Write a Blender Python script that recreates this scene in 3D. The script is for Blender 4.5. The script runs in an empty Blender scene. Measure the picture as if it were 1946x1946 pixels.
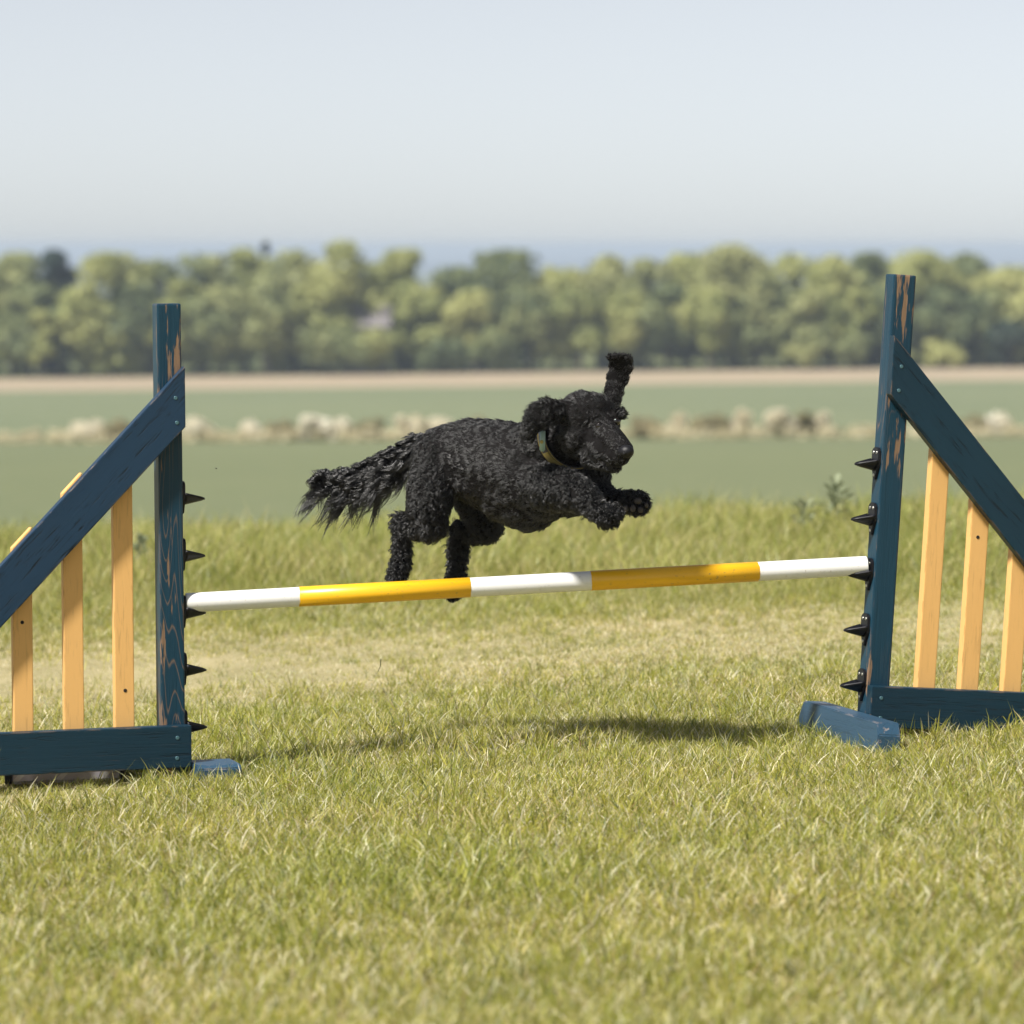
import bpy, bmesh, math, random
import numpy as np
from mathutils import Vector, Matrix, Quaternion, Euler

random.seed(7)
rng = np.random.default_rng(11)
R = math.radians
scene = bpy.context.scene
C = scene.collection

# ------------------------------------------------------------------ camera
CAM_H = 0.93          # eye height above the lawn, metres
FPX = 8240.0          # focal length in pixels of a 1946 px wide picture
HOR = 470.0           # row of the level line in that picture
cam_d = bpy.data.cameras.new('camera')
cam = bpy.data.objects.new('camera', cam_d)
C.objects.link(cam)
cam.location = (0, 0, CAM_H)
cam.rotation_euler = (R(90), 0, 0)
cam_d.sensor_width = 36
cam_d.lens = FPX / 1946 * 36
cam_d.shift_y = -(973 - HOR) / 1946
cam_d.clip_start = 0.1
cam_d.clip_end = 20000
cam_d.dof.use_dof = True
cam_d.dof.focus_distance = 7.97
cam_d.dof.aperture_fstop = 6.0
scene.camera = cam

# ------------------------------------------------------------------ sky, sun, exposure
SUN = Vector((-1.60, -1.45, 2.75)).normalized()     # direction towards the sun
elev = math.asin(SUN.z)
azim = math.atan2(SUN.x, SUN.y)
world = bpy.data.worlds.new('World')
scene.world = world
world.use_nodes = True
wn = world.node_tree.nodes
sky = wn.new('ShaderNodeTexSky')
sky.sky_type = 'NISHITA'
sky.sun_disc = False
sky.sun_elevation = elev
sky.sun_rotation = azim
sky.altitude = 0
sky.air_density = 0.50
sky.dust_density = 0.32
sky.ozone_density = 0.5
bg = wn['Background']
bg.inputs['Strength'].default_value = 0.060
hs = wn.new('ShaderNodeHueSaturation')          # thin high cloud veil: the whole sky a little less saturated
hs.inputs['Saturation'].default_value = 0.31
world.node_tree.links.new(sky.outputs[0], hs.inputs['Color'])
world.node_tree.links.new(hs.outputs[0], bg.inputs['Color'])

sun_d = bpy.data.lights.new('sun', 'SUN')
sun_d.energy = 3.8
sun_d.angle = R(5.0)
sun_d.color = (1.0, 0.955, 0.89)
sun = bpy.data.objects.new('sun', sun_d)
C.objects.link(sun)
sun.rotation_euler = (-SUN).to_track_quat('-Z', 'Y').to_euler()
sun.location = (-10, -10, 20)

vs = scene.view_settings
vs.view_transform = 'Standard'
vs.look = 'None'
vs.exposure = 1.0
vs.gamma = 1
scene.cycles.max_bounces = 6
scene.cycles.transparent_max_bounces = 6
scene.cycles.volume_bounces = 0
scene.cycles.caustics_reflective = False
scene.cycles.caustics_refractive = False

# ------------------------------------------------------------------ helpers
def at(px, py, D):
    """the point D metres away that stands at this place of the picture"""
    return Vector(((px - 973) / FPX * D, D, CAM_H - (py - HOR) / FPX * D))

def tag(o, label=None, cat=None, group=None, kind=None):
    if label: o['label'] = label
    if cat: o['category'] = cat
    if group: o['group'] = group
    if kind: o['kind'] = kind
    return o

def empty(name, loc, rot=(0, 0, 0)):
    o = bpy.data.objects.new(name, None)
    o.empty_display_size = 0.1
    C.objects.link(o)
    o.location = loc
    o.rotation_euler = rot
    return o

def link(name, me, mat=None, parent=None, loc=None, rot=None):
    o = bpy.data.objects.new(name, me)
    C.objects.link(o)
    if mat is not None and not me.materials:
        me.materials.append(mat)
    if parent is not None: o.parent = parent
    if loc is not None: o.location = loc
    if rot is not None: o.rotation_euler = rot
    return o

def mesh(name, verts, faces, smooth=False):
    me = bpy.data.meshes.new(name)
    me.from_pydata([tuple(v) for v in verts], [], [tuple(f) for f in faces])
    me.update()
    if smooth:
        me.polygons.foreach_set('use_smooth', [True] * len(me.polygons))
    return me

def from_bm(name, bm, smooth=False):
    me = bpy.data.meshes.new(name)
    bm.normal_update()
    bm.to_mesh(me)
    bm.free()
    if smooth:
        me.polygons.foreach_set('use_smooth', [True] * len(me.polygons))
    return me

def quads_mesh(name, V):
    """V: (n,4,3) array of quads"""
    n = len(V)
    me = bpy.data.meshes.new(name)
    me.vertices.add(n * 4)
    me.vertices.foreach_set('co', V.reshape(-1).astype(np.float32))
    me.loops.add(n * 4)
    me.loops.foreach_set('vertex_index', np.arange(n * 4, dtype=np.int32))
    me.polygons.add(n)
    me.polygons.foreach_set('loop_start', np.arange(0, n * 4, 4, dtype=np.int32))
    me.update(calc_edges=True)
    me.validate()
    return me

# ------------------------------------------------------------------ materials
def mat_new(name):
    m = bpy.data.materials.new(name)
    m.use_nodes = True
    nt = m.node_tree
    return m, nt, nt.nodes, nt.links, nt.nodes['Principled BSDF']

def node(nt, t, **kw):
    n = nt.nodes.new(t)
    for k, v in kw.items():
        if k in n.inputs.keys() if hasattr(n.inputs, 'keys') else False:
            n.inputs[k].default_value = v
        else:
            setattr(n, k, v)
    return n

def ramp(nt, stops, interp='LINEAR'):
    r = nt.nodes.new('ShaderNodeValToRGB')
    r.color_ramp.interpolation = interp
    el = r.color_ramp.elements
    while len(el) < len(stops): el.new(0.5)
    for e, (p, c) in zip(el, stops):
        e.position = p
        e.color = (*c, 1) if len(c) == 3 else c
    return r

def coords(nt, scale=(1, 1, 1), kind='Object', rot=(0, 0, 0)):
    tc = nt.nodes.new('ShaderNodeTexCoord')
    mp = nt.nodes.new('ShaderNodeMapping')
    mp.inputs['Scale'].default_value = scale
    mp.inputs['Rotation'].default_value = rot
    nt.links.new(tc.outputs[kind], mp.inputs['Vector'])
    return mp.outputs[0]

def noise(nt, vec, scale, detail=4, rough=0.55, dist=0.0):
    n = nt.nodes.new('ShaderNodeTexNoise')
    n.inputs['Scale'].default_value = scale
    n.inputs['Detail'].default_value = detail
    n.inputs['Roughness'].default_value = rough
    n.inputs['Distortion'].default_value = dist
    if vec is not None: nt.links.new(vec, n.inputs['Vector'])
    return n

def mixc(nt, fac, a, b, mode='MIX'):
    n = nt.nodes.new('ShaderNodeMix')
    n.data_type = 'RGBA'
    n.blend_type = mode
    for s, v in ((n.inputs[0], fac), (n.inputs[6], a), (n.inputs[7], b)):
        if hasattr(v, 'node'): nt.links.new(v, s)
        elif isinstance(v, (int, float)): s.default_value = v
        else: s.default_value = (*v, 1)
    return n.outputs[2]

def math_(nt, op, a, b=0.0, clamp=False):
    n = nt.nodes.new('ShaderNodeMath')
    n.operation = op
    n.use_clamp = clamp
    for s, v in ((n.inputs[0], a), (n.inputs[1], b)):
        if hasattr(v, 'node'): nt.links.new(v, s)
        else: s.default_value = v
    return n.outputs[0]

def bump(nt, height, strength, dist, normal=None):
    b = nt.nodes.new('ShaderNodeBump')
    b.inputs['Strength'].default_value = strength
    b.inputs['Distance'].default_value = dist
    nt.links.new(height, b.inputs['Height'])
    if normal is not None: nt.links.new(normal, b.inputs['Normal'])
    return b.outputs[0]

def mat_painted(name, paint, paint2, wood, wear, grain_wear, crack=0.0, relief=0.7, rough=0.42):
    """paint on a board whose length runs along local Z; worn to bare wood along the grain"""
    m, nt, N, L, P = mat_new(name)
    tc = N.new('ShaderNodeTexCoord')
    off = N.new('ShaderNodeVectorMath'); off.operation = 'ADD'
    oi = N.new('ShaderNodeObjectInfo')
    sc_ = N.new('ShaderNodeVectorMath'); sc_.operation = 'SCALE'
    L.new(oi.outputs['Random'], sc_.inputs[0]); sc_.inputs['Scale'].default_value = 7.0
    L.new(tc.outputs['Object'], off.inputs[0]); L.new(sc_.outputs[0], off.inputs[1])
    def mp(s):
        q = N.new('ShaderNodeMapping'); q.inputs['Scale'].default_value = s
        L.new(off.outputs[0], q.inputs['Vector']); return q.outputs[0]
    tone = noise(nt, mp((12, 12, 3)), 1.0, 5)
    col = mixc(nt, tone.outputs[0], paint, paint2)
    # growth rings showing where the paint has rubbed off the hard grain
    warp = noise(nt, mp((9, 9, 2.2)), 1.0, 2)
    wv = noise(nt, mp((21, 21, 1.5)), 1.0, 1.2, 0.45)
    fine = noise(nt, mp((120, 120, 14)), 1.0, 2)
    wsum = math_(nt, 'ADD', math_(nt, 'MULTIPLY', wv.outputs[0], 24.0), math_(nt, 'MULTIPLY', fine.outputs[0], 0.25))
    wfr = math_(nt, 'FRACT', wsum)
    ring = ramp(nt, [(0.0, (0, 0, 0)), (0.78, (0, 0, 0)), (0.89, (1, 1, 1)), (0.95, (0.1, 0.1, 0.1)), (1, (0, 0, 0))])
    L.new(wfr, ring.inputs[0])
    patch = noise(nt, mp((7, 7, 3.2)), 1.0, 3)
    pr = ramp(nt, [(0.47, (0, 0, 0)), (0.58, (1, 1, 1))])
    L.new(patch.outputs[0], pr.inputs[0])
    g = math_(nt, 'MULTIPLY', ring.outputs[0], pr.outputs[0])
    g = math_(nt, 'MULTIPLY', g, grain_wear)
    # flaked streaks
    fl = noise(nt, mp((95, 95, 9)), 1.0, 4, 0.6)
    fm = noise(nt, mp((14, 14, 3.0)), 1.0, 3)
    s = math_(nt, 'ADD', math_(nt, 'MULTIPLY', fl.outputs[0], 0.55), math_(nt, 'MULTIPLY', fm.outputs[0], 0.45))
    fr = ramp(nt, [(0.635 - wear, (0, 0, 0)), (0.66 - wear, (1, 1, 1))])
    L.new(s, fr.inputs[0])
    # rubbed edges
    geo = N.new('ShaderNodeNewGeometry')
    bev = N.new('ShaderNodeBevel'); bev.samples = 4; bev.inputs['Radius'].default_value = 0.003
    dp = N.new('ShaderNodeVectorMath'); dp.operation = 'DOT_PRODUCT'
    L.new(bev.outputs[0], dp.inputs[0]); L.new(geo.outputs['Normal'], dp.inputs[1])
    edge = math_(nt, 'SUBTRACT', 1.0, dp.outputs['Value'])
    en = noise(nt, mp((60, 60, 22)), 1.0, 4)
    er = ramp(nt, [(0.52, (0, 0, 0)), (0.6, (1, 1, 1))])
    L.new(en.outputs[0], er.inputs[0])
    em = math_(nt, 'MULTIPLY', math_(nt, 'MULTIPLY', edge, 9.0, True), er.outputs[0])
    bare = math_(nt, 'MAXIMUM', math_(nt, 'MAXIMUM', g, fr.outputs[0]), math_(nt, 'MULTIPLY', em, 0.8), True)
    wn_ = noise(nt, mp((40, 40, 4)), 1.0, 3)
    wcol = mixc(nt, wn_.outputs[0], wood, tuple(c * 0.45 for c in wood))
    col = mixc(nt, bare, col, wcol)
    # dark cracks along the grain
    h = noise(nt, mp((170, 170, 7)), 1.0, 5, 0.65).outputs[0]
    if crack > 0:
        ck = noise(nt, mp((150, 150, 11)), 1.0, 3, 0.6, 1.4)
        cr = ramp(nt, [(0.32, (1, 1, 1)), (0.44, (0, 0, 0))])
        L.new(ck.outputs[0], cr.inputs[0])
        cm = noise(nt, mp((16, 16, 5)), 1.0, 2)
        cmr = ramp(nt, [(0.32, (0, 0, 0)), (0.47, (1, 1, 1))])
        L.new(cm.outputs[0], cmr.inputs[0])
        ckv = math_(nt, 'MULTIPLY', cr.outputs[0], cmr.outputs[0])
        h = math_(nt, 'SUBTRACT', math_(nt, 'MULTIPLY', h, 0.5), math_(nt, 'MULTIPLY', ckv, crack * 0.55))
        col = mixc(nt, math_(nt, 'MULTIPLY', ckv, 0.85 * crack), col, (0.004, 0.005, 0.006))
    h = math_(nt, 'SUBTRACT', h, math_(nt, 'MULTIPLY', bare, 0.25))
    L.new(col, P.inputs['Base Color'])
    rr = math_(nt, 'ADD', math_(nt, 'MULTIPLY', bare, 0.3), rough)
    L.new(rr, P.inputs['Roughness'])
    P.inputs['Specular IOR Level'].default_value = 0.28
    L.new(bump(nt, h, relief, 0.0016), P.inputs['Normal'])
    return m

def mat_plain(name, col, rough=0.5, metal=0.0, var=0.12, scale=40, spec=0.5, bmp=0.0):
    m, nt, N, L, P = mat_new(name)
    n = noise(nt, coords(nt), scale, 4)
    c = mixc(nt, n.outputs[0], tuple(x * (1 - var) for x in col), tuple(min(1, x * (1 + var)) for x in col))
    L.new(c, P.inputs['Base Color'])
    P.inputs['Roughness'].default_value = rough
    P.inputs['Metallic'].default_value = metal
    P.inputs['Specular IOR Level'].default_value = spec
    if bmp: L.new(bump(nt, n.outputs[0], bmp, 0.001), P.inputs['Normal'])
    return m

M = {}
BLUE = (0.022, 0.066, 0.115); BLUE2 = (0.014, 0.040, 0.075)
WOOD = (0.30, 0.19, 0.115)
M['post'] = mat_painted('blue_paint_worn', (0.009, 0.050, 0.085), (0.006, 0.029, 0.050), WOOD, 0.075, 0.6)
M['rail'] = mat_painted('blue_paint_cracked', (0.015, 0.044, 0.086), (0.010, 0.029, 0.058), (0.55, 0.42, 0.30), -0.11, 0.0, 1.0, relief=0.42)
M['board'] = mat_painted('blue_paint_board', (0.007, 0.036, 0.060), (0.005, 0.021, 0.037), (0.36, 0.22, 0.12), -0.06, 0.0, 0.7)
M['foot'] = mat_painted('blue_paint_scuffed', (0.030, 0.082, 0.140), (0.030, 0.058, 0.092), (0.28, 0.26, 0.27), 0.02, 0.0, 0.3)
M['slat'] = mat_painted('orange_paint', (0.78, 0.46, 0.165), (0.73, 0.42, 0.145), (0.30, 0.13, 0.03), -0.065, 0.0, 0.22, relief=0.22, rough=0.5)
M['cup'] = mat_plain('black_plastic', (0.006, 0.006, 0.009), 0.42, 0, 0.2, 60, 0.35)
M['screw'] = mat_plain('zinc_screw', (0.62, 0.60, 0.55), 0.3, 1.0)
M['screw_blue'] = mat_plain('painted_screw', (0.09, 0.19, 0.23), 0.4, 0.5)
M['hole'] = mat_plain('dark_hole', (0.02, 0.014, 0.01), 0.9)

def mat_tube(name, col, dirt):
    m, nt, N, L, P = mat_new(name)
    v = coords(nt, (1, 1, 1))
    n1 = noise(nt, coords(nt, (60, 60, 8)), 1.0, 5)
    n2 = noise(nt, coords(nt, (260, 260, 160)), 1.0, 2)
    r1 = ramp(nt, [(0.55, (0, 0, 0)), (0.75, (1, 1, 1))]); L.new(n1.outputs[0], r1.inputs[0])
    r2 = ramp(nt, [(0.67, (0, 0, 0)), (0.70, (1, 1, 1))]); L.new(n2.outputs[0], r2.inputs[0])
    c = mixc(nt, math_(nt, 'MULTIPLY', r1.outputs[0], dirt), col, tuple(x * 0.72 for x in col))
    c = mixc(nt, math_(nt, 'MULTIPLY', r2.outputs[0], dirt * 1.6, True), c, (0.25, 0.17, 0.07))
    L.new(c, P.inputs['Base Color'])
    P.inputs['Roughness'].default_value = 0.34
    L.new(bump(nt, n1.outputs[0], 0.12, 0.0008), P.inputs['Normal'])
    return m
M['white_tube'] = mat_tube('white_plastic', (0.78, 0.78, 0.77), 0.2)
M['yellow_tape'] = mat_tube('yellow_tape', (0.84, 0.46, 0.014), 0.45)

def mat_leaf(name, cols, trans=0.35, var_scale=0.6, attr=None, gloss=0.25):
    """foliage: a colour picked by object and place, reflecting and letting some light through"""
    m, nt, N, L, P = mat_new(name)
    oi = N.new('ShaderNodeObjectInfo')
    geo = N.new('ShaderNodeNewGeometry')
    n = noise(nt, geo.outputs['Position'], var_scale, 3)
    f = math_(nt, 'ADD', math_(nt, 'MULTIPLY', n.outputs[0], 0.7), math_(nt, 'MULTIPLY', oi.outputs['Random'], 0.3))
    rp = ramp(nt, [(0.3 + 0.4 * i / max(1, len(cols) - 1), c) for i, c in enumerate(cols)])
    L.new(f, rp.inputs[0])
    col = rp.outputs[0]
    P.inputs['Roughness'].default_value = 0.55
    P.inputs['Specular IOR Level'].default_value = gloss
    L.new(col, P.inputs['Base Color'])
    tr = N.new('ShaderNodeBsdfTranslucent')
    L.new(col, tr.inputs['Color'])
    mx = N.new('ShaderNodeMixShader')
    mx.inputs[0].default_value = trans
    L.new(P.outputs[0], mx.inputs[1]); L.new(tr.outputs[0], mx.inputs[2])
    L.new(mx.outputs[0], N['Material Output'].inputs['Surface'])
    return m

def mat_grass(name):
    m, nt, N, L, P = mat_new(name)
    a = N.new('ShaderNodeAttribute'); a.attribute_name = 'Col'
    geo = N.new('ShaderNodeNewGeometry')
    n = noise(nt, geo.outputs['Position'], 1.3, 4)
    r = ramp(nt, [(0.32, (0.92, 0.97, 0.84)), (0.50, (1.0, 1.0, 1.0)), (0.70, (1.08, 1.05, 1.06))])
    L.new(n.outputs[0], r.inputs[0])
    oi = N.new('ShaderNodeObjectInfo')
    rr = ramp(nt, [(0, (0.82, 0.86, 0.8)), (1, (1.16, 1.12, 1.1))])
    L.new(oi.outputs['Random'], rr.inputs[0])
    col = mixc(nt, 1.0, a.outputs['Color'], r.outputs[0], 'MULTIPLY')
    col = mixc(nt, 1.0, col, rr.outputs[0], 'MULTIPLY')
    L.new(col, P.inputs['Base Color'])
    P.inputs['Roughness'].default_value = 0.42
    P.inputs['Specular IOR Level'].default_value = 0.4
    tr = N.new('ShaderNodeBsdfTranslucent')
    L.new(col, tr.inputs['Color'])
    mx = N.new('ShaderNodeMixShader'); mx.inputs[0].default_value = 0.5
    L.new(P.outputs[0], mx.inputs[1]); L.new(tr.outputs[0], mx.inputs[2])
    L.new(mx.outputs[0], N['Material Output'].inputs['Surface'])
    return m
M['grass'] = mat_grass('grass_blades')

def mat_ground(name, c1, c2, c3, s1, s2, rough=0.95, bmp=0.5, stretch=(1, 1, 1)):
    m, nt, N, L, P = mat_new(name)
    v = coords(nt, stretch)
    n1 = noise(nt, v, s1, 5); n2 = noise(nt, v, s2, 6, 0.65)
    r1 = ramp(nt, [(0.35, c1), (0.65, c2)]); L.new(n1.outputs[0], r1.inputs[0])
    r2 = ramp(nt, [(0.45, (0, 0, 0)), (0.72, (1, 1, 1))]); L.new(n2.outputs[0], r2.inputs[0])
    c = mixc(nt, math_(nt, 'MULTIPLY', r2.outputs[0], 0.6), r1.outputs[0], c3)
    L.new(c, P.inputs['Base Color'])
    P.inputs['Roughness'].default_value = rough
    P.inputs['Specular IOR Level'].default_value = 0.1
    if bmp: L.new(bump(nt, n2.outputs[0], bmp, 0.02), P.inputs['Normal'])
    return m

# ------------------------------------------------------------------ the lie of the land
ZT = [(-60, -.016), (13.4, -.016), (14.6, -.05), (20, -.50), (30, -1.10), (40, -1.45), (90, -3.36), (140, -5.27),
      (200, -6.6), (260, -7.84), (300, -7.8), (345, -7.8), (600, -9.5), (2000, -14.0), (9000, -14.0)]
ST = [(-60, .042), (8, .042), (12, .034), (15, .023), (40, .012), (140, .006), (260, .012), (345, .012), (700, 0.0), (9000, 0.0)]
def gz(x, y):
    z = np.interp(y, [a for a, b in ZT], [b for a, b in ZT])
    s = np.interp(y, [a for a, b in ST], [b for a, b in ST])
    xe = x / (1 + np.abs(x) / 400.0)
    w = np.clip((np.asarray(y) - 3) * 0.0 + 1, 0, 1)
    und = 0.006 * np.sin(x * 2.1 + 0.7) * np.cos(np.asarray(y) * 1.3) * (np.asarray(y) < 30)
    return z + s * xe + und

def sheet(name, y0, y1, ny, mat, halfw, label, cat, log=False, wmax=4000, extra=None, dz=0.0):
    ys = np.geomspace(y0, y1, ny) if log else np.linspace(y0, y1, ny)
    nx = 41
    ts = np.linspace(-1, 1, nx)
    V, F = [], []
    for y in ys:
        hw = halfw(y)
        xs = ts * hw
        zs = gz(xs, np.full(nx, y)) + dz
        V += [(float(a), float(y), float(b)) for a, b in zip(xs, zs)]
    for j in range(ny - 1):
        for i in range(nx - 1):
            k = j * nx + i
            F.append((k, k + 1, k + 1 + nx, k + nx))
    o = link(name, mesh(name, V, F, True), mat)
    return tag(o, label, cat, kind='structure')

HW = lambda y: 60 + 1.2 * abs(y)
M['lawn'] = mat_ground('thatch_and_soil', (0.27, 0.24, 0.12), (0.38, 0.33, 0.18), (0.50, 0.43, 0.27), 3.0, 60.0)
M['crop'] = mat_ground('young_crop', (0.138, 0.160, 0.086), (0.156, 0.176, 0.092), (0.178, 0.188, 0.104), 0.05, 2.5, stretch=(1, .35, 1))
M['crop_far'] = mat_ground('young_crop_far', (0.150, 0.176, 0.100), (0.170, 0.193, 0.108), (0.19, 0.204, 0.118), 0.03, 1.0, stretch=(1, .3, 1))
M['soil'] = mat_ground('pale_dry_soil', (0.33, 0.265, 0.19), (0.37, 0.30, 0.215), (0.30, 0.27, 0.17), 0.04, 0.8, stretch=(1, .4, 1))
M['land'] = mat_ground('distant_meadow', (0.10, 0.13, 0.05), (0.16, 0.16, 0.07), (0.08, 0.10, 0.04), 0.004, 0.02)
sheet('ground', -60, 15.0, 90, M['lawn'], HW, 'mown lawn of mixed green and straw coloured grass under the jump', 'lawn')
sheet('crop_field', 15.0, 150, 60, M['crop'], HW, 'smooth blue-green crop field between the lawn and the hedge row', 'field', True)
sheet('far_field', 150, 274, 24, M['crop_far'], HW, 'smooth green field between the hedge row and the pale soil strip', 'field')
sheet('soil_strip', 274, 301, 10, M['soil'], HW, 'pale dry soil strip in front of the tree line', 'soil')
sheet('distant_land', 301, 2600, 30, M['land'], HW, 'hazy land beyond the tree line', 'land', True)
M['sea'] = mat_plain('sea', (0.03, 0.06, 0.09), 0.25)
sheet('sea', 2600, 8500, 10, M['sea'], HW, 'faint blue sea at the horizon', 'sea', dz=0.0)

# ------------------------------------------------------------------ grass (stuff: nobody could count it)
def tuft_mesh(name, nb, rad, hmin, hmax, w, lean, palette, seed, bend=0.6):
    r = np.random.default_rng(seed)
    verts, faces, cols = [], [], []
    cl = [p for p, k in palette]; pk = np.array([k for p, k in palette], float); pk /= pk.sum()
    for b in range(nb):
        a = r.uniform(0, 2 * math.pi); d = rad * math.sqrt(r.uniform())
        base = np.array([d * math.cos(a), d * math.sin(a), -0.004])
        h = r.uniform(hmin, hmax) * (0.6 + 0.4 * r.uniform())
        ww = w * r.uniform(0.6, 1.25)
        yaw = r.uniform(0, 2 * math.pi)
        side = np.array([math.cos(yaw), math.sin(yaw), 0.0])
        la = r.uniform(0, 2 * math.pi)
        ln = np.array([math.cos(la), math.sin(la), 0.0])
        l0 = abs(r.normal(0, lean)); bd = r.uniform(0.1, 1.0) * bend
        c = np.array(cl[r.choice(len(cl), p=pk)]) * r.uniform(0.75, 1.25)
        k0 = len(verts)
        seg = 3
        for s in range(seg + 1):
            t = s / seg
            ang = l0 + bd * t * 1.5
            p = base + ln * (h * (math.sin(min(ang, 1.45)) * t)) + np.array([0, 0, h * t * math.cos(min(ang, 1.4))])
            wd = ww * (1 - 0.9 * t ** 1.6)
            if s < seg:
                verts += [p - side * wd * 0.5, p + side * wd * 0.5]
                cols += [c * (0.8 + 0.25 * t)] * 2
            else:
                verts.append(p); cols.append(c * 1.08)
        for s in range(seg - 1):
            q = k0 + 2 * s
            faces.append((q, q + 1, q + 3, q + 2))
        q = k0 + 2 * (seg - 1)
        faces.append((q, q + 1, q + 2))
    me = mesh(name, verts, faces, True)
    at_ = me.color_attributes.new('Col', 'FLOAT_COLOR', 'POINT')
    cc = np.ones((len(verts), 4), np.float32); cc[:, :3] = np.array(cols)
    at_.data.foreach_set('color', cc.reshape(-1))
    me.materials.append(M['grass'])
    return me

GREEN = (0.34, 0.365, 0.068); LIME = (0.50, 0.485, 0.100); STRAW = (0.69, 0.61, 0.32); PALE = (0.86, 0.82, 0.62); DEEP = (0.14, 0.18, 0.06); BROWN = (0.34, 0.24, 0.13)
tcol = bpy.data.collections.new('tuft_shapes')          # sources only, never linked into the scene
def tuft_obj(i, *a, **k):
    o = bpy.data.objects.new('%02d_tuft' % i, tuft_mesh('%02d_tuft' % i, *a, **k))
    tcol.objects.link(o)
pal_l = [(GREEN, 3.9), (LIME, 3.5), (STRAW, 2.0), (PALE, 2.1), (DEEP, 1.9), (BROWN, .3)]
pal_d = [(GREEN, 1.0), (LIME, 1.4), (STRAW, 4.2), (PALE, 4.2), (BROWN, .4)]
pal_t = [((.33, .36, .095), 3.4), ((.47, .47, .145), 5.2), (STRAW, 1.8), (DEEP, 1.0), (PALE, .4)]
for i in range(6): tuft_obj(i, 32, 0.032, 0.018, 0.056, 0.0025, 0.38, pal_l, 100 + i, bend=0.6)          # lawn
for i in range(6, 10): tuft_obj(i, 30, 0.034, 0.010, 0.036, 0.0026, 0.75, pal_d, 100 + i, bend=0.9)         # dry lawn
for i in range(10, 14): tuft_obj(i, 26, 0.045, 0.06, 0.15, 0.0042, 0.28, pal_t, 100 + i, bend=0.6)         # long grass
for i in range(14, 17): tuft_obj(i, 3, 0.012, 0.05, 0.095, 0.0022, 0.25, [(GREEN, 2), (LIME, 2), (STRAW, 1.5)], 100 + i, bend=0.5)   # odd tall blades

def vnoise(x, y, s, seed):
    r = np.random.default_rng(seed)
    g = r.uniform(0, 1, (64, 64))
    xi = (np.asarray(x) / s) % 64; yi = (np.asarray(y) / s) % 64
    x0 = xi.astype(int); y0 = yi.astype(int); fx = xi - x0; fy = yi - y0
    fx = fx * fx * (3 - 2 * fx); fy = fy * fy * (3 - 2 * fy)
    x1 = (x0 + 1) % 64; y1 = (y0 + 1) % 64; x0 %= 64; y0 %= 64
    return (g[x0, y0] * (1 - fx) + g[x1, y0] * fx) * (1 - fy) + (g[x0, y1] * (1 - fx) + g[x1, y1] * fx) * fy

def scatter(y0, y1, spacing, margin):
    n = 0; xs, ys = [], []
    y = y0
    while y < y1:
        hw = 0.125 * y + margin
        k = int(2 * hw / spacing)
        xx = -hw + (np.arange(k) + rng.uniform(0, 1, k)) * spacing
        yy = y + rng.uniform(0, 1, k) * spacing
        xs.append(xx); ys.append(yy)
        y += spacing
    return np.concatenate(xs), np.concatenate(ys)

px_, py_, idx_, scl_, tilt_ = [], [], [], [], []
def add_pts(x, y, idx, scl, tilt=0.12):
    px_.append(x); py_.append(y); idx_.append(idx); scl_.append(scl); tilt_.append(np.full(len(x), tilt))
x, y = scatter(4.2, 13.2, 0.0255, 0.55)
n1 = vnoise(x, y, 0.28, 1); n2 = vnoise(x, y, 0.9, 2); n3 = vnoise(x, y, 0.09, 3)
dry = 0.22 + 0.72 * np.exp(-((y - 10.1 - 0.5 * x * 0.2) / 1.0) ** 2) + 0.55 * (n1 - 0.5) + 0.22 * (n2 - 0.5)
isdry = rng.uniform(0, 1, len(x)) < dry
idx = np.where(isdry, rng.integers(6, 10, len(x)), rng.integers(0, 6, len(x)))
scl = (0.72 + 0.5 * n1 + 0.35 * (n3 - .5)) * rng.uniform(0.75, 1.25, len(x))
scl *= 1 - 0.35 * np.exp(-((y - 10.2) / 1.1) ** 2)
scl = np.where((x < -.66) & (x > -1.0) & (y > 7.6) & (y < 7.95), scl * .45, scl)
# the lawn stays, the tall edge takes over beyond a wavy line
edge = 11.25 + 0.7 * (vnoise(x, y * 0 + 3, 0.5, 9) - .5) + 0.12 * x
keep = rng.uniform(0, 1, len(x)) < np.clip((edge + 1.0 - y) / 0.8, 0, 1)
add_pts(x[keep], y[keep], idx[keep], scl[keep])
x, y = scatter(10.6, 14.6, 0.038, 1.0)
edge = 11.25 + 0.7 * (vnoise(x, y * 0 + 3, 0.5, 9) - .5) + 0.12 * x
g = np.clip((y - edge) / 1.3, 0, 1)
keep = rng.uniform(0, 1, len(x)) < np.clip((y - edge + 0.55) / 1.1, 0, 1)
scl = (0.32 + 0.68 * g) * (0.75 + 0.6 * vnoise(x, y, 0.35, 4)) * rng.uniform(0.75, 1.2, len(x))
add_pts(x[keep], y[keep], rng.integers(10, 14, len(x))[keep], scl[keep])
x, y = scatter(4.4, 11.2, 0.11, 0.5)
keep = rng.uniform(0, 1, len(x)) < 0.55 * (0.4 + vnoise(x, y, .4, 5))
add_pts(x[keep], y[keep], rng.integers(14, 17, len(x))[keep], rng.uniform(0.6, 1.15, len(x))[keep], 0.2)
X = np.concatenate(px_); Y = np.concatenate(py_); IDX = np.concatenate(idx_); SCL = np.concatenate(scl_); TIL = np.concatenate(tilt_)
Z = gz(X, Y)
gm = bpy.data.meshes.new('grass')
gm.vertices.add(len(X))
gm.vertices.foreach_set('co', np.stack([X, Y, Z], 1).reshape(-1).astype(np.float32))
a = gm.attributes.new('idx', 'INT', 'POINT'); a.data.foreach_set('value', IDX.astype(np.int32))
a = gm.attributes.new('scl', 'FLOAT', 'POINT'); a.data.foreach_set('value', SCL.astype(np.float32))
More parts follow.
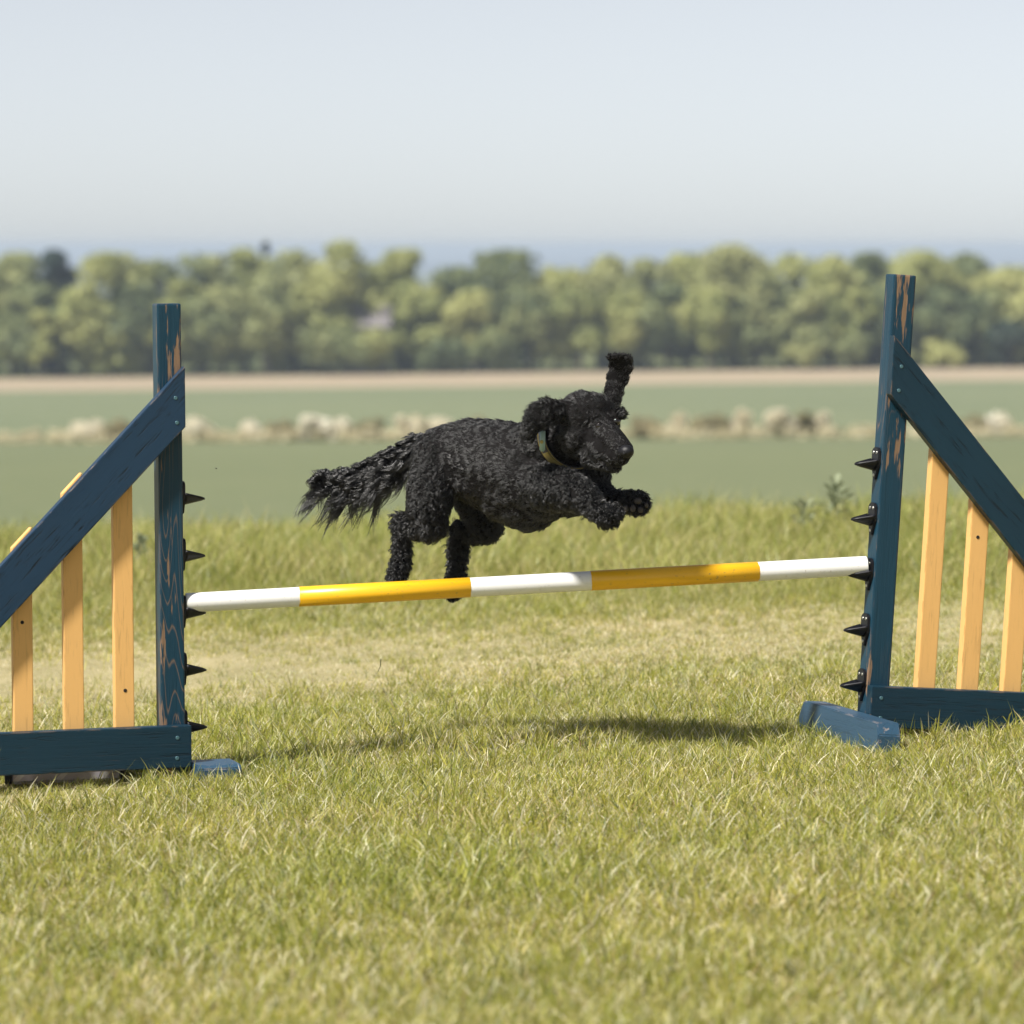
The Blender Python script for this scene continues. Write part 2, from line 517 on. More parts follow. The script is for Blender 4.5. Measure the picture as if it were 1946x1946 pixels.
rot = np.stack([rng.normal(0, 1, len(X)) * TIL, rng.normal(0, 1, len(X)) * TIL, rng.uniform(0, 6.283, len(X))], 1)
a = gm.attributes.new('rot', 'FLOAT_VECTOR', 'POINT'); a.data.foreach_set('vector', rot.reshape(-1).astype(np.float32))
gobj = link('grass', gm)
tag(gobj, 'short lawn grass blades, green mixed with dry straw, longer beyond the jump', 'grass', kind='stuff')
ng = bpy.data.node_groups.new('grass_scatter', 'GeometryNodeTree')
ng.interface.new_socket('Geometry', in_out='INPUT', socket_type='NodeSocketGeometry')
ng.interface.new_socket('Geometry', in_out='OUTPUT', socket_type='NodeSocketGeometry')
gi = ng.nodes.new('NodeGroupInput'); go = ng.nodes.new('NodeGroupOutput')
iop = ng.nodes.new('GeometryNodeInstanceOnPoints')
ci = ng.nodes.new('GeometryNodeCollectionInfo')
ci.inputs['Collection'].default_value = tcol
ci.inputs['Separate Children'].default_value = True
ci.inputs['Reset Children'].default_value = True
iop.inputs['Pick Instance'].default_value = True
def named(nm, ty):
    n = ng.nodes.new('GeometryNodeInputNamedAttribute'); n.data_type = ty
    n.inputs['Name'].default_value = nm
    return n.outputs[0]
ng.links.new(gi.outputs[0], iop.inputs['Points'])
ng.links.new(ci.outputs[0], iop.inputs['Instance'])
ng.links.new(named('idx', 'INT'), iop.inputs['Instance Index'])
ng.links.new(named('rot', 'FLOAT_VECTOR'), iop.inputs['Rotation'])
ng.links.new(named('scl', 'FLOAT'), iop.inputs['Scale'])
ng.links.new(iop.outputs[0], go.inputs[0])
mod = gobj.modifiers.new('scatter', 'NODES'); mod.node_group = ng

# ------------------------------------------------------------------ agility jump wings
def board(name, pts, y0, y1, mat, parent, bevel=0.002, axis=None, origin=None):
    """a plank: outline pts (u,w) in the wing's plane, thickness y0..y1; its own local Z runs along `axis`"""
    pts = [Vector((p[0], 0, p[1])) for p in pts]
    ax = Vector((axis[0], 0, axis[1])).normalized() if axis else Vector((0, 0, 1))
    c = sum(pts, Vector()) / len(pts)
    q = Matrix((( ax.z, 0, ax.x), (0, 1, 0), (-ax.x, 0, ax.z)))     # columns: local x, y, z in the wing's frame
    inv = q.transposed()
    bm = bmesh.new()
    ym = (y0 + y1) / 2
    lo = [bm.verts.new(inv @ (p - c) + Vector((0, y0 - ym, 0))) for p in pts]
    hi = [bm.verts.new(inv @ (p - c) + Vector((0, y1 - ym, 0))) for p in pts]
    bm.faces.new(lo); bm.faces.new(hi[::-1])
    n = len(pts)
    for i in range(n):
        bm.faces.new((lo[i], hi[i], hi[(i + 1) % n], lo[(i + 1) % n]))
    bmesh.ops.recalc_face_normals(bm, faces=bm.faces)
    if bevel:
        bmesh.ops.bevel(bm, geom=list(bm.edges), offset=bevel, segments=2, affect='EDGES', profile=0.6)
    o = link(name, from_bm(name, bm), mat, parent)
    o.location = c + Vector((0, ym, 0))
    o.rotation_euler = q.to_euler()
    return o

def disc_mesh(name, r, h, n=12, dome=0.3):
    V, F = [], []
    for (rr, yy) in ((r, 0), (r * 0.92, -h), (r * 0.45, -h * (1 - dome))):
        V += [(rr * math.cos(2 * math.pi * i / n), yy, rr * math.sin(2 * math.pi * i / n)) for i in range(n)]
    for k in range(2):
        for i in range(n):
            F.append((k * n + i, k * n + (i + 1) % n, (k + 1) * n + (i + 1) % n, (k + 1) * n + i))
    F.append(tuple(range(2 * n, 3 * n)))
    return mesh(name, V, F, True)
SCREW = disc_mesh('screw', 0.0037, 0.0007, dome=.8); SCREW.materials.append(M['screw_blue'])
CSCREW = disc_mesh('cup_screw', 0.0030, 0.0012); CSCREW.materials.append(M['screw'])
HOLE = disc_mesh('nail_hole', 0.0034, 0.0006, dome=0.9); HOLE.materials.append(M['hole'])

def cup_plate(s):
    # plate lies in the local y-z plane, thickness towards -u (inwards); rounded top, tapered foot
    prof = []
    for a in np.linspace(0, math.pi, 9):
        prof.append((0.0135 * math.cos(a) + (0.0045 if math.cos(a) > 0 else -0.0045), -0.010 + 0.010 * math.sin(a)))
    prof += [(-0.018, -0.034)]
    for a in np.linspace(math.pi, 2 * math.pi, 7):
        prof.append((0.008 * math.cos(a), -0.052 + 0.009 * math.sin(a)))
    prof += [(0.018, -0.034)]
    bm = bmesh.new()
    A = [bm.verts.new((0, p[0], p[1])) for p in prof]
    B = [bm.verts.new((-s * 0.005, p[0], p[1])) for p in prof]
    n = len(prof)
    bm.faces.new(A); bm.faces.new(B[::-1])
    for i in range(n): bm.faces.new((A[i], B[i], B[(i + 1) % n], A[(i + 1) % n]))
    bmesh.ops.recalc_face_normals(bm, faces=bm.faces)
    bmesh.ops.bevel(bm, geom=[e for e in bm.edges if abs(e.verts[0].co.x - e.verts[1].co.x) < 1e-6 and abs(e.verts[0].co.x) > 1e-4], offset=0.0012, segments=2, affect='EDGES')
    return from_bm('plate', bm, False)

def cup_tongue(s):
    # a short pointed trough that carries the pole
    rows = []
    for t in np.linspace(0, 1, 8):
        u = -s * (0.004 + 0.040 * t)
        hw = 0.0185 * (1 - t) ** 0.8 + 0.0035
        rim = -0.0215 - 0.010 * t
        mid = -0.0335 - 0.0010 * t
        bot = -0.0450 + 0.0085 * t
        if t > 0.98: hw *= 0.6; bot += 0.0015; rim -= 0.001
        row = []
        for k in np.linspace(-1, 1, 7):                    # upper, dished
            row.append((u, hw * k, mid + (rim - mid) * abs(k) ** 2))
        for k in np.linspace(1, -1, 7):                    # underside
            row.append((u, hw * k, bot + (rim - 0.0035 - bot) * abs(k) ** 1.6))
        rows.append(row)
    V = [p for r_ in rows for p in r_]; n = 14; F = []
    for j in range(7):
        for i in range(n):
            F.append((j * n + i, j * n + (i + 1) % n, (j + 1) * n + (i + 1) % n, (j + 1) * n + i))
    F.append(tuple(range(n))); F.append(tuple(range(7 * n, 8 * n))[::-1])
    me = mesh('tongue', V, F, True)
    bm = bmesh.new(); bm.from_mesh(me)
    bmesh.ops.recalc_face_normals(bm, faces=bm.faces)
    bm.to_mesh(me); bm.free()
    return me

TAN = math.tan(R(46))
def wing(origin, yaw, roll, s, name, label, slat0, pitch_, cup_top, cup_pitch, rail_over):
    """u runs outwards from the inner face of the post; s=+1 wing opens to the right, -1 to the left"""
    w = empty(name, origin, Euler((0, roll, yaw), 'XYZ'))
    tag(w, label, 'jump wing', 'wings of the agility jump')
    P = lambda u, z: (s * u, z)
    T = 0.025
    # post
    post = board('post', [P(0, -0.01), P(.045, -0.01), P(.045, .871), P(0, .871)], 0, .045, M['post'], w, 0.0035)
    # diagonal rail, vertical cut at the post, mitred on the bottom rail
    zt, zb = .757, .647
    u1 = (zb - .1065) / TAN; u2 = (zt - .1065) / TAN
    d = board('diagonal_rail', [P(-0.001, zt), P(-0.001, zb), P(u1, .1065), P(u2, .1065)], -T - .0005, -.0005, M['rail'] if s < 0 else M['board'], w, 0.002, axis=(s * 1, -TAN))
    br = board('bottom_rail', [P(-rail_over, .028), P(.665, .028), P(.665, .1045), P(-rail_over, .1045)], -T - .0005, -.0005, M['board'], w, 0.002, axis=(s, 0))
    # slats behind the rails
    sw = 0.036
    k = 0
    slats = []
    while True:
        ua = slat0 + k * pitch_; ub = ua + sw
        pk = -.02 if k == 0 or s > 0 else .003
        za, zc = zt - TAN * ua + pk, zt - TAN * ub + pk
        if zc < .16 or k > 5: break
        sl = board('slat', [P(ua, .045), P(ub, .045), P(ub, zc), P(ua, za)], .0005, .023, M['slat'], w, 0.002)
        slats.append(sl)
        k += 1
    # outer short upright behind the far end of the rails
    board('outer_upright', [P(.60, -0.005), P(.645, -0.005), P(.645, .118), P(.60, .118)], .0005, .045, M['post'], w, 0.003)
    # foot: a beam across the wing, bolted to the inner face of the post
    def foot(u_in, u_out, y0, y1, h):
        ua, ub = s * u_in, s * u_out
        bm = bmesh.new()
        pr = [(y0, -0.01), (y1, -0.01), (y1, .012), (y1 - .028, h), (y0 + .012, h), (y0, .03)]
        A = [bm.verts.new((ua, p[0], p[1])) for p in pr]; B = [bm.verts.new((ub, p[0], p[1])) for p in pr]
        n = len(pr)
        bm.faces.new(A); bm.faces.new(B[::-1])
        for i in range(n): bm.faces.new((A[i], B[i], B[(i + 1) % n], A[(i + 1) % n]))
        bmesh.ops.recalc_face_normals(bm, faces=bm.faces)
        bmesh.ops.bevel(bm, geom=list(bm.edges), offset=.002, segments=2, affect='EDGES')
        bmesh.ops.rotate(bm, verts=bm.verts, cent=(0, 0, 0), matrix=Matrix.Rotation(R(-90), 3, 'X'))   # length along local Z
        o = link('foot', from_bm('foot', bm), M['foot'], w)
        o.rotation_euler = (R(90), 0, 0)
        return o
    if s > 0:
        foot(-.0455, -.0010, -.19, .24, .052)
    else:                                             # here a short wide block juts out on the inner side
        foot(-.088, -.0075, -.075, .050, .036)
    foot(.646, .690, -.19, .24, .052)
    # screws through the rails into the post
    for (su, sz) in ((.017, .700), (.015, .655), (.020, .083), (.021, .046)):
        o = link('screw', SCREW, None, w, (s * su, -T - .0006, sz))
    # nail heads on the slats
    for j, (du, dz) in enumerate(((.017, .17), (.015, .39), (.019, .30), (.013, .22), (.02, .18))):
        if j in ((0, 2) if s < 0 else (1,)) and j < len(slats):
            link('nail', HOLE, None, w, (s * (slat0 + j * pitch_ + du), .0004, dz))
    # pole cups up the inner face of the post
    for i in range(5):
        cz = cup_top - i * cup_pitch
        cp = link('pole_cup', PLATE[s], M['cup'], w, (-s * .0006, .0225, cz))
        link('tongue', TONGUE[s], M['cup'], cp)
        for (yy, zz) in ((-.008, -.010), (.008, -.010), (0, -.052)):
            sc = link('screw', CSCREW, None, cp, (-s * .0049, yy, zz), (0, 0, s * R(-90)))
    return w
PLATE = {s: cup_plate(s) for s in (1, -1)}
TONGUE = {s: cup_tongue(s) for s in (1, -1)}
for me_ in list(PLATE.values()) + list(TONGUE.values()): me_.materials.append(M['cup'])

OL = at(353.5, 1485, 7.90); OR = at(1641, 1408, 8.07)
WL = wing(OL, R(16), R(-0.6), -1, 'jump_wing', 'blue wooden jump wing with orange slats, its rail sloping down to the left', .0935, .0925, .547, .1045, .006)
WR = wing(OR, R(16), R(4.0), 1, 'jump_wing', 'leaning blue wooden jump wing with orange slats, its rail sloping down to the right', .100, .0868, .5465, .1035, 0.0)

# the pole, lying in the third cup of each wing
bpy.context.view_layer.update()
def wl(w, p): return w.matrix_world @ Vector(p)
a_ = wl(WL, (.0075, .0225, .547 - 2 * .1045 - .0335 + .0188))
b_ = wl(WR, (-.0075, .0225, .5465 - 2 * .1035 - .0335 + .0188))
axis = (b_ - a_); LEN = axis.length; axis.normalize()
def tube_mesh(name, z0, z1, r0, r1=None, n=40, cap=0.0015, hollow=True):
    V, F = [], []
    prof = [(r0 - .0022, z0 + .02), (r0 - .0022, z0 + .0), (r0 - cap, z0), (r0, z0 + cap), (r0, z1 - cap), (r0 - cap, z1), (r0 - .0022, z1), (r0 - .0022, z1 - .02)]
    for (r_, z) in prof:
        V += [(r_ * math.cos(2 * math.pi * i / n), r_ * math.sin(2 * math.pi * i / n), z) for i in range(n)]
    for k in range(len(prof) - 1):
        for i in range(n):
            F.append((k * n + i, k * n + (i + 1) % n, (k + 1) * n + (i + 1) % n, (k + 1) * n + i))
    me = mesh(name, V, F, True)
    bm = bmesh.new(); bm.from_mesh(me)
    bmesh.ops.recalc_face_normals(bm, faces=bm.faces)
    for e in bm.edges:
        if abs(e.verts[0].co.z - e.verts[1].co.z) < 1e-6 and len(e.link_faces) == 2 and e.calc_face_angle(0) > 0.6: e.smooth = False
    bm.to_mesh(me); bm.free()
    return me
RP = 0.0178
pole = link('jump_pole', tube_mesh('jump_pole', 0, LEN, RP), M['white_tube'])
pole.rotation_euler = axis.to_track_quat('Z', 'Y').to_euler()
pole.location = a_
tag(pole, 'white jump pole with two yellow bands resting between the blue wings', 'pole')
def along(px):                                   # where on the pole's length this picture column falls
    lo, hi = 0.0, LEN
    for _ in range(40):
        m_ = (lo + hi) / 2; p = a_ + axis * m_
        if 973 + p.x / p.y * FPX < px: lo = m_
        else: hi = m_
    return lo
def band_mesh(z0, z1, seed):
    n = 40; V, F = [], []
    r = np.random.default_rng(seed)
    j0 = np.cumsum(r.normal(0, .0004, n)); j1 = np.cumsum(r.normal(0, .0004, n))
    j0 -= np.linspace(j0[0], j0[-1], n); j1 -= np.linspace(j1[0], j1[-1], n)
    for k, (zz, rr) in enumerate(((z0, RP + .0001), (z0 + .0004, RP + .0006), (z1 - .0004, RP + .0006), (z1, RP + .0001))):
        jj = j0 if k < 2 else j1
        V += [(rr * math.cos(2 * math.pi * i / n), rr * math.sin(2 * math.pi * i / n), zz + jj[i]) for i in range(n)]
    for k in range(3):
        for i in range(n):
            F.append((k * n + i, k * n + (i + 1) % n, (k + 1) * n + (i + 1) % n, (k + 1) * n + i))
    return mesh('yellow_band', V, F, True)
link('yellow_band', band_mesh(along(568), along(893), 1), M['yellow_tape'], pole)
link('yellow_band', band_mesh(along(1122), along(1440), 2), M['yellow_tape'], pole)

# grey striped block lying in the grass under the left wing's rail
def mat_stripe():
    m, nt, N, L, P = mat_new('grey_with_white_stripes')
    tc = N.new('ShaderNodeTexCoord'); sp = N.new('ShaderNodeSeparateXYZ')
    L.new(tc.outputs['Object'], sp.inputs[0])
    d = math_(nt, 'ADD', sp.outputs['X'], math_(nt, 'MULTIPLY', sp.outputs['Z'], -0.95))
    f = math_(nt, 'FRACT', math_(nt, 'MULTIPLY', d, 1 / 0.078))
    r = ramp(nt, [(0.0, (1, 1, 1)), (0.15, (1, 1, 1)), (0.17, (0, 0, 0)), (1, (0, 0, 0))]); L.new(f, r.inputs[0])
    n = noise(nt, tc.outputs['Object'], 45, 5)
    g = mixc(nt, n.outputs[0], (0.34, 0.32, 0.37), (0.50, 0.48, 0.53))
    L.new(mixc(nt, math_(nt, 'MULTIPLY', r.outputs[0], .8), g, (0.66, 0.65, 0.63)), P.inputs['Base Color'])
    P.inputs['Roughness'].default_value = 0.6
    return m
bm = bmesh.new()
bmesh.ops.create_cube(bm, size=1)
bmesh.ops.scale(bm, vec=(.205, .075, .055), verts=bm.verts)
bmesh.ops.bevel(bm, geom=list(bm.edges), offset=.006, segments=3, affect='EDGES')
p = at(122, 1487, 7.93)
blk = link('ballast_block', from_bm('ballast_block', bm), mat_stripe(), None, (p.x, 7.95, float(gz(p.x, 7.95)) + .027), (0, R(-1), R(8)))
tag(blk, 'grey block with white diagonal stripes in the grass under the left bottom rail', 'block')
bm = bmesh.new()
bmesh.ops.create_cube(bm, size=1)
bmesh.ops.scale(bm, vec=(.012, .078, .058), verts=bm.verts)
bmesh.ops.bevel(bm, geom=list(bm.edges), offset=.003, segments=2, affect='EDGES')
endcap = from_bm('end_cap', bm)
for sx in (-1, 1): link('end_cap', endcap, M['cup'], blk, (sx * .105, 0, 0))

# ------------------------------------------------------------------ the dog
DD = 8.07
DOG0 = at(900, 1120, DD)
PX = DD / FPX
def dp(px, py, dy):
    return np.array(at(px, py, DD + dy) - DOG0)
FWD = np.array([0.80, -0.60, 0.0])
prims = []       # centre, radii(3), rotation, tag
def ball(px, py, dy, r, tg, rad=None, rot=(0, 0, 0)):
    prims.append((dp(px, py, dy), np.array(rad if rad else (r, r, r), float) * PX, rot, tg))
def chain(pts, tg, step=0.35):
    for (a, b) in zip(pts[:-1], pts[1:]):
        d = math.hypot(b[0] - a[0], b[1] - a[1], (b[2] - a[2]) / PX)
        n = max(2, int(d / (step * min(a[3], b[3]))) + 1)
        for k in range(n + 1):
            t = k / n
            ball(*(a[i] + (b[i] - a[i]) * t for i in range(4)), tg)
# trunk: deep chest narrowing to the loin
chain([(1010, 903, -.035, 97), (950, 888, .005, 92), (893, 872, .045, 80), (850, 874, .080, 70)], 'torso', .3)
ball(968, 930, -.02, 68, 'torso')
ball(1035, 918, -.075, 74, 'torso'); ball(1082, 925, -.075, 58, 'chest')
ball(1005, 940, -.04, 72, 'chest')
ball(1112, 922, -.035, 48, 'chest'); ball(1117, 903, -.06, 44, 'chest')
# neck, head
chain([(1010, 862, -.05, 62), (1050, 845, -.09, 56), (1090, 826, -.125, 50)], 'neck')
ball(1108, 793, -.145, 52, 'head'); ball(1130, 788, -.150, 43, 'head'); ball(1143, 806, -.172, 30, 'head'); ball(1158, 806, -.170, 22, 'head')
ball(1103, 830, -.155, 43, 'head'); ball(1130, 838, -.165, 36, 'head')
chain([(1152, 824, -.192, 27), (1170, 841, -.226, 23.5), (1185, 856, -.248, 20)], 'muzzle')
ball(1146, 855, -.200, 28, 'muzzle'); ball(1168, 866, -.232, 22, 'muzzle'); ball(1181, 868, -.246, 17, 'muzzle')
chain([(1125, 866, -.18, 24), (1152, 880, -.21, 15), (1172, 886, -.232, 11)], 'chin')
ball(1133, 791, -.188, 14, 'brow', (17, 9, 7)); ball(1176, 786, -.172, 14, 'far_brow', (12, 14, 11))
# ears: near one blown back, far one flung straight up with a curled tip
for (x, y, dy, rx, rz, th, rt) in ((1066, 778, -.175, 24, 20, 9, 0), (1045, 782, -.190, 30, 27, 8, 20), (1026, 790, -.197, 28, 32, 8, 25), (1010, 808, -.200, 18, 30, 8, 12), (1009, 826, -.198, 11, 16, 7, 0)):
    ball(x, y, dy, 0, 'near_ear', (rx, th, rz), (0, R(rt), R(-12)))
for (x, y, dy, rx, rz, th, rt) in ((1164, 762, -.11, 17, 20, 9, 16), (1167, 742, -.105, 22, 22, 7, 16), (1174, 718, -.10, 26, 22, 6, 14), (1180, 698, -.098, 27, 18, 6, 8), (1184, 684, -.098, 22, 11, 6, 0), (1171, 680, -.105, 15, 7, 8, -10), (1161, 680, -.112, 9, 6, 8, -14)):
    ball(x, y, dy, 0, 'far_ear', (rx, th, rz), (0, R(rt), R(18)))
# near foreleg folded, far foreleg reaching with the pads turned to the viewer
chain([(1048, 925, -.135, 48), (1078, 930, -.165, 38), (1110, 945, -.195, 28), (1138, 972, -.215, 19), (1148, 985, -.218, 16)], 'foreleg', .4)
chain([(1148, 985, -.218, 15), (1162, 984, -.215, 15), (1168, 973, -.205, 14)], 'paw', .5)
chain([(1112, 922, -.035, 46), (1135, 945, -.07, 34), (1160, 958, -.105, 25), (1186, 955, -.135, 20)], 'foreleg', .4)
ball(1205, 955, -.15, 21, 'paw'); ball(1213, 956, -.158, 20, 'paw')
for (x, y, r_) in ((1197, 966, 8), (1207, 970, 9), (1219, 970, 9), (1228, 960, 9), (1228, 949, 8)): ball(x, y, -.166, r_, 'toe')
# near hind leg: thigh, stifle, hock pointing back, upright shank
chain([(838, 872, .045, 58), (822, 925, .020, 50), (813, 965, .010, 42), (818, 997, .005, 31)], 'thigh', .35)
chain([(818, 997, .005, 29), (790, 998, .02, 22), (765, 992, .03, 14)], 'shank', .4)
chain([(763, 990, .03, 14), (764, 1030, .03, 12.5), (763, 1066, .028, 13)], 'shank', .5)
chain([(762, 1070, .026, 15), (755, 1092, .018, 16)], 'paw', .5)
for (x, y, dy) in ((744, 1102, .014), (753, 1105, .006), (763, 1104, .008)): ball(x, y, dy, 9, 'toe')
# far hind leg
chain([(885, 890, .125, 56), (908, 950, .115, 46), (922, 985, .105, 38), (921, 1004, .10, 28)], 'thigh', .35)
chain([(921, 1004, .10, 26), (896, 1008, .115, 21), (875, 1006, .125, 14)], 'shank', .4)
chain([(874, 1006, .125, 14), (871, 1045, .125, 12.5), (868, 1085, .122, 13)], 'shank', .5)
chain([(867, 1092, .12, 15), (862, 1118, .112, 15)], 'paw', .5)
for (x, y, dy) in ((851, 1132, .108), (858, 1137, .102), (867, 1134, .104)): ball(x, y, dy, 8, 'toe')
# tail
TAILP = [(806, 846, .105, 22), (776, 860, .135, 18), (736, 880, .165, 16), (690, 897, .19, 14), (645, 907, .21, 11), (604, 903, .225, 7)]
chain(TAILP, 'tail', .45)

bm = bmesh.new()
for (c, rad, rt, tg) in prims:
    mtx = Matrix.Translation(Vector(c)) @ Euler(rt, 'XYZ').to_matrix().to_4x4() @ Matrix.Diagonal((*rad, 1))
    bmesh.ops.create_icosphere(bm, subdivisions=2, radius=1.0, matrix=mtx)
raw = bpy.data.objects.new('raw', from_bm('raw', bm))
C.objects.link(raw)
md = raw.modifiers.new('r', 'REMESH'); md.mode = 'VOXEL'; md.voxel_size = 0.0034; md.use_smooth_shade = True
sm = raw.modifiers.new('s', 'SMOOTH'); sm.factor = 0.5; sm.iterations = 4
dg = bpy.context.evaluated_depsgraph_get()
body_me = bpy.data.meshes.new_from_object(raw.evaluated_get(dg))
bpy.data.objects.remove(raw)
body_me.name = 'body'
def mat_skin():
    m, nt, N, L, P = mat_new('black_coat_under')
    n = noise(nt, coords(nt), 140, 5, 0.7)
    L.new(mixc(nt, n.outputs[0], (0.0035, 0.003, 0.003), (0.009, 0.008, 0.008)), P.inputs['Base Color'])
    P.inputs['Roughness'].default_value = 0.7
    P.inputs['Specular IOR Level'].default_value = 0.1
    L.new(bump(nt, n.outputs[0], 0.8, 0.003), P.inputs['Normal'])
    return m
M['skin'] = mat_skin()
dog = empty('dog', DOG0)
tag(dog, 'curly black dog leaping over the white and yellow pole', 'dog')
body_me.materials.clear()
body = link('body', body_me, M['skin'], dog)

# coat: curly locks rooted on the body
nv = len(body_me.vertices)
co = np.zeros(nv * 3, np.float32); body_me.vertices.foreach_get('co', co); co = co.reshape(-1, 3).astype(float)
nr = np.zeros(nv * 3, np.float32); body_me.vertices.foreach_get('normal', nr); nr = nr.reshape(-1, 3).astype(float)
body_me.calc_loop_triangles()
tr = np.zeros(len(body_me.loop_triangles) * 3, np.int32); body_me.loop_triangles.foreach_get('vertices', tr); tr = tr.reshape(-1, 3)
A_, B_, C_ = co[tr[:, 0]], co[tr[:, 1]], co[tr[:, 2]]
area = 0.5 * np.linalg.norm(np.cross(B_ - A_, C_ - A_), axis=1)
pc = np.array([p[0] for p in prims]); pr_ = np.array([p[1].mean() for p in prims]); pt = [p[3] for p in prims]
TAGS = sorted(set(pt)); pti = np.array([TAGS.index(t) for t in pt])
#        length lift  curlA  turns flow            per m2 spread
GROOM = {
 'torso': (.0140, .12, .0009, 1.2, (-.80, .55, -.35), 60000, .0040),
 'chest': (.0135, .20, .0014, 1.4, (-.45, .25, -.80), 60000, .0045),
 'neck':  (.0150, .18, .0013, 1.3, (-.60, .35, -.60), 60000, .0045),
 'head':  (.0105, .13, .0008, 1.0, (-.75, .35, -.10), 110000, .0032),
 'muzzle': (.0062, .14, .0006, 1.0, (-.65, .35, -.35), 170000, .0022),
 'chin':  (.0100, .40, .0018, 1.2, (-.25, .10, -.90), 110000, .0030),
 'brow':  (.0065, .30, .0012, .8, (-.45, .25, -.20), 90000, .0028),
 'far_brow':  (.0120, .60, .0016, .8, (.45, -.45, -.10), 90000, .0028),
 'near_ear': (.0120, .18, .0014, 1.2, (-.80, .1, -.35), 100000, .0045),
 'far_ear': (.0085, .16, .0010, 1.2, (.05, .1, .9), 100000, .0040),
 'foreleg': (.0140, .34, .0030, 1.4, (.30, .10, -.80), 75000, .0045),
 'thigh': (.0140, .24, .0024, 1.3, (-.15, .15, -.90), 65000, .0045),
 'shank': (.0150, .75, .0042, 1.7, (-.20, .1, -.70), 100000, .0045),
 'paw':   (.0110, .60, .0026, 1.4, (.10, -.1, -.80), 110000, .0040),
 'toe':   (.0070, .50, .0014, 1.0, (.10, -.1, -.80), 110000, .0030),
 'tail':  (.0840, .40, .0110, 1.4, (-.62, .15, -.76), 40000, .0055),
}
vt = np.zeros(nv, int)
BW = np.zeros((nv, len(TAGS)))
for i0 in range(0, nv, 4000):
    d = np.linalg.norm(co[i0:i0 + 4000, None, :] - pc[None], axis=2) - pr_[None]
    dm = np.stack([d[:, pti == k_].min(1) for k_ in range(len(TAGS))], 1)
    vt[i0:i0 + 4000] = dm.argmin(1)
    BW[i0:i0 + 4000] = np.exp(-(dm - dm.min(1)[:, None]) / .009)
SOFT = [TAGS.index(q_) for q_ in ('torso', 'thigh', 'chest', 'neck', 'foreleg', 'head', 'muzzle', 'chin', 'shank', 'paw', 'brow')]
for k_ in range(len(TAGS)):
    if k_ not in SOFT:
        BW[:, k_] = 0
hard = ~np.isin(vt, SOFT)
BW[hard] = np.eye(len(TAGS))[vt[hard]]
BW /= BW.sum(1)[:, None]
tt = vt[tr[:, 0]]
dens = np.array([GROOM[t][5] for t in TAGS], float)[tt]
exp_n = area * dens
cnt = rng.poisson(exp_n)
ti = np.repeat(np.arange(len(tr)), cnt)
u = rng.uniform(0, 1, (len(ti), 2)); sw_ = u.sum(1) > 1; u[sw_] = 1 - u[sw_]
root = A_[ti] + (B_[ti] - A_[ti]) * u[:, :1] + (C_[ti] - A_[ti]) * u[:, 1:]
nn = nr[tr[ti, 0]]
tg = tt[ti]
bw = BW[tr[ti, 0]]
def gp(k): return bw @ np.array([GROOM[t][k] for t in TAGS], float)
flow = bw @ np.array([GROOM[t][4] for t in TAGS], float)
# head hair streams back from the nose; tail hair hangs and trails
is_tail = tg == TAGS.index('tail')
n_l = len(root)
flow = flow + rng.normal(0, .15, (n_l, 3))
# slow swirls so that locks gather into waves
sw1 = np.stack([np.sin(root[:, 0] * 95 + root[:, 2] * 40), np.sin(root[:, 1] * 80 + root[:, 2] * 70 + 1), np.sin(root[:, 0] * 60 - root[:, 2] * 90 + 2)], 1)
sw2 = np.stack([np.sin(root[:, 0] * 310 + root[:, 2] * 170 + 2 * sw1[:, 1]), np.sin(root[:, 1] * 250 + root[:, 2] * 330 + 2 * sw1[:, 0]), np.sin(root[:, 0] * 240 - root[:, 2] * 300 + 2 * sw1[:, 2])], 1)
SWIRL = {'torso': .16, 'head': .12, 'muzzle': .08, 'brow': .1, 'far_brow': .2, 'near_ear': .22, 'far_ear': .16, 'neck': .24, 'chest': .34, 'chin': .2, 'tail': 0.0}
flow += (0.28 * sw1 + sw2 * (bw @ np.array([SWIRL.get(t_, .42) for t_ in TAGS]))[:, None]) * (~is_tail)[:, None]
flow -= nn * (flow * nn).sum(1)[:, None]
flow /= np.linalg.norm(flow, axis=1)[:, None] + 1e-6
length = gp(0) * rng.uniform(.7, 1.25, n_l)
lift, cA, turns, spread = gp(1) * rng.uniform(.6, 1.5, n_l), gp(2), gp(3), gp(6)
length = np.where((rng.uniform(0, 1, n_l) < .03) & ~is_tail, length * 1.4, length)
_tx = DOG0.x + root[:, 0]
length = np.where(is_tail, length * np.clip((_tx * FPX / DD + 973 - 550) / 115, .46, 1.0), length)
# tail: long below, shorter above, shortest at its root
up = nn[:, 2]
length = np.where(is_tail, length * np.clip(0.74 - 0.40 * up, .46, 1.12) * np.clip((-root[:, 0] - .085) / .10 + .35, .3, 1.0), length)
_cc = dp(1084, 834, -.118); _ca = np.array([.50, -.82, .26]); _ca /= np.linalg.norm(_ca)
_rel = root - _cc; _al = _rel @ _ca; _rd = np.linalg.norm(_rel - _al[:, None] * _ca, axis=1)
length = np.where((np.abs(_al) < .016) & (_rd < .075) & (_rd > .02), length * .35, length)
ph = np.where(is_tail, root[:, 0] * 55 + root[:, 2] * 35 + rng.normal(0, 1.1, n_l), rng.uniform(0, 6.283, n_l))
GATH = {'torso': .15, 'head': .3, 'muzzle': .2, 'neck': .35, 'chest': .5, 'thigh': .6, 'near_ear': .5, 'far_ear': .4, 'tail': .88}
gath = bw @ np.array([GATH.get(t_, .75) for t_ in TAGS])
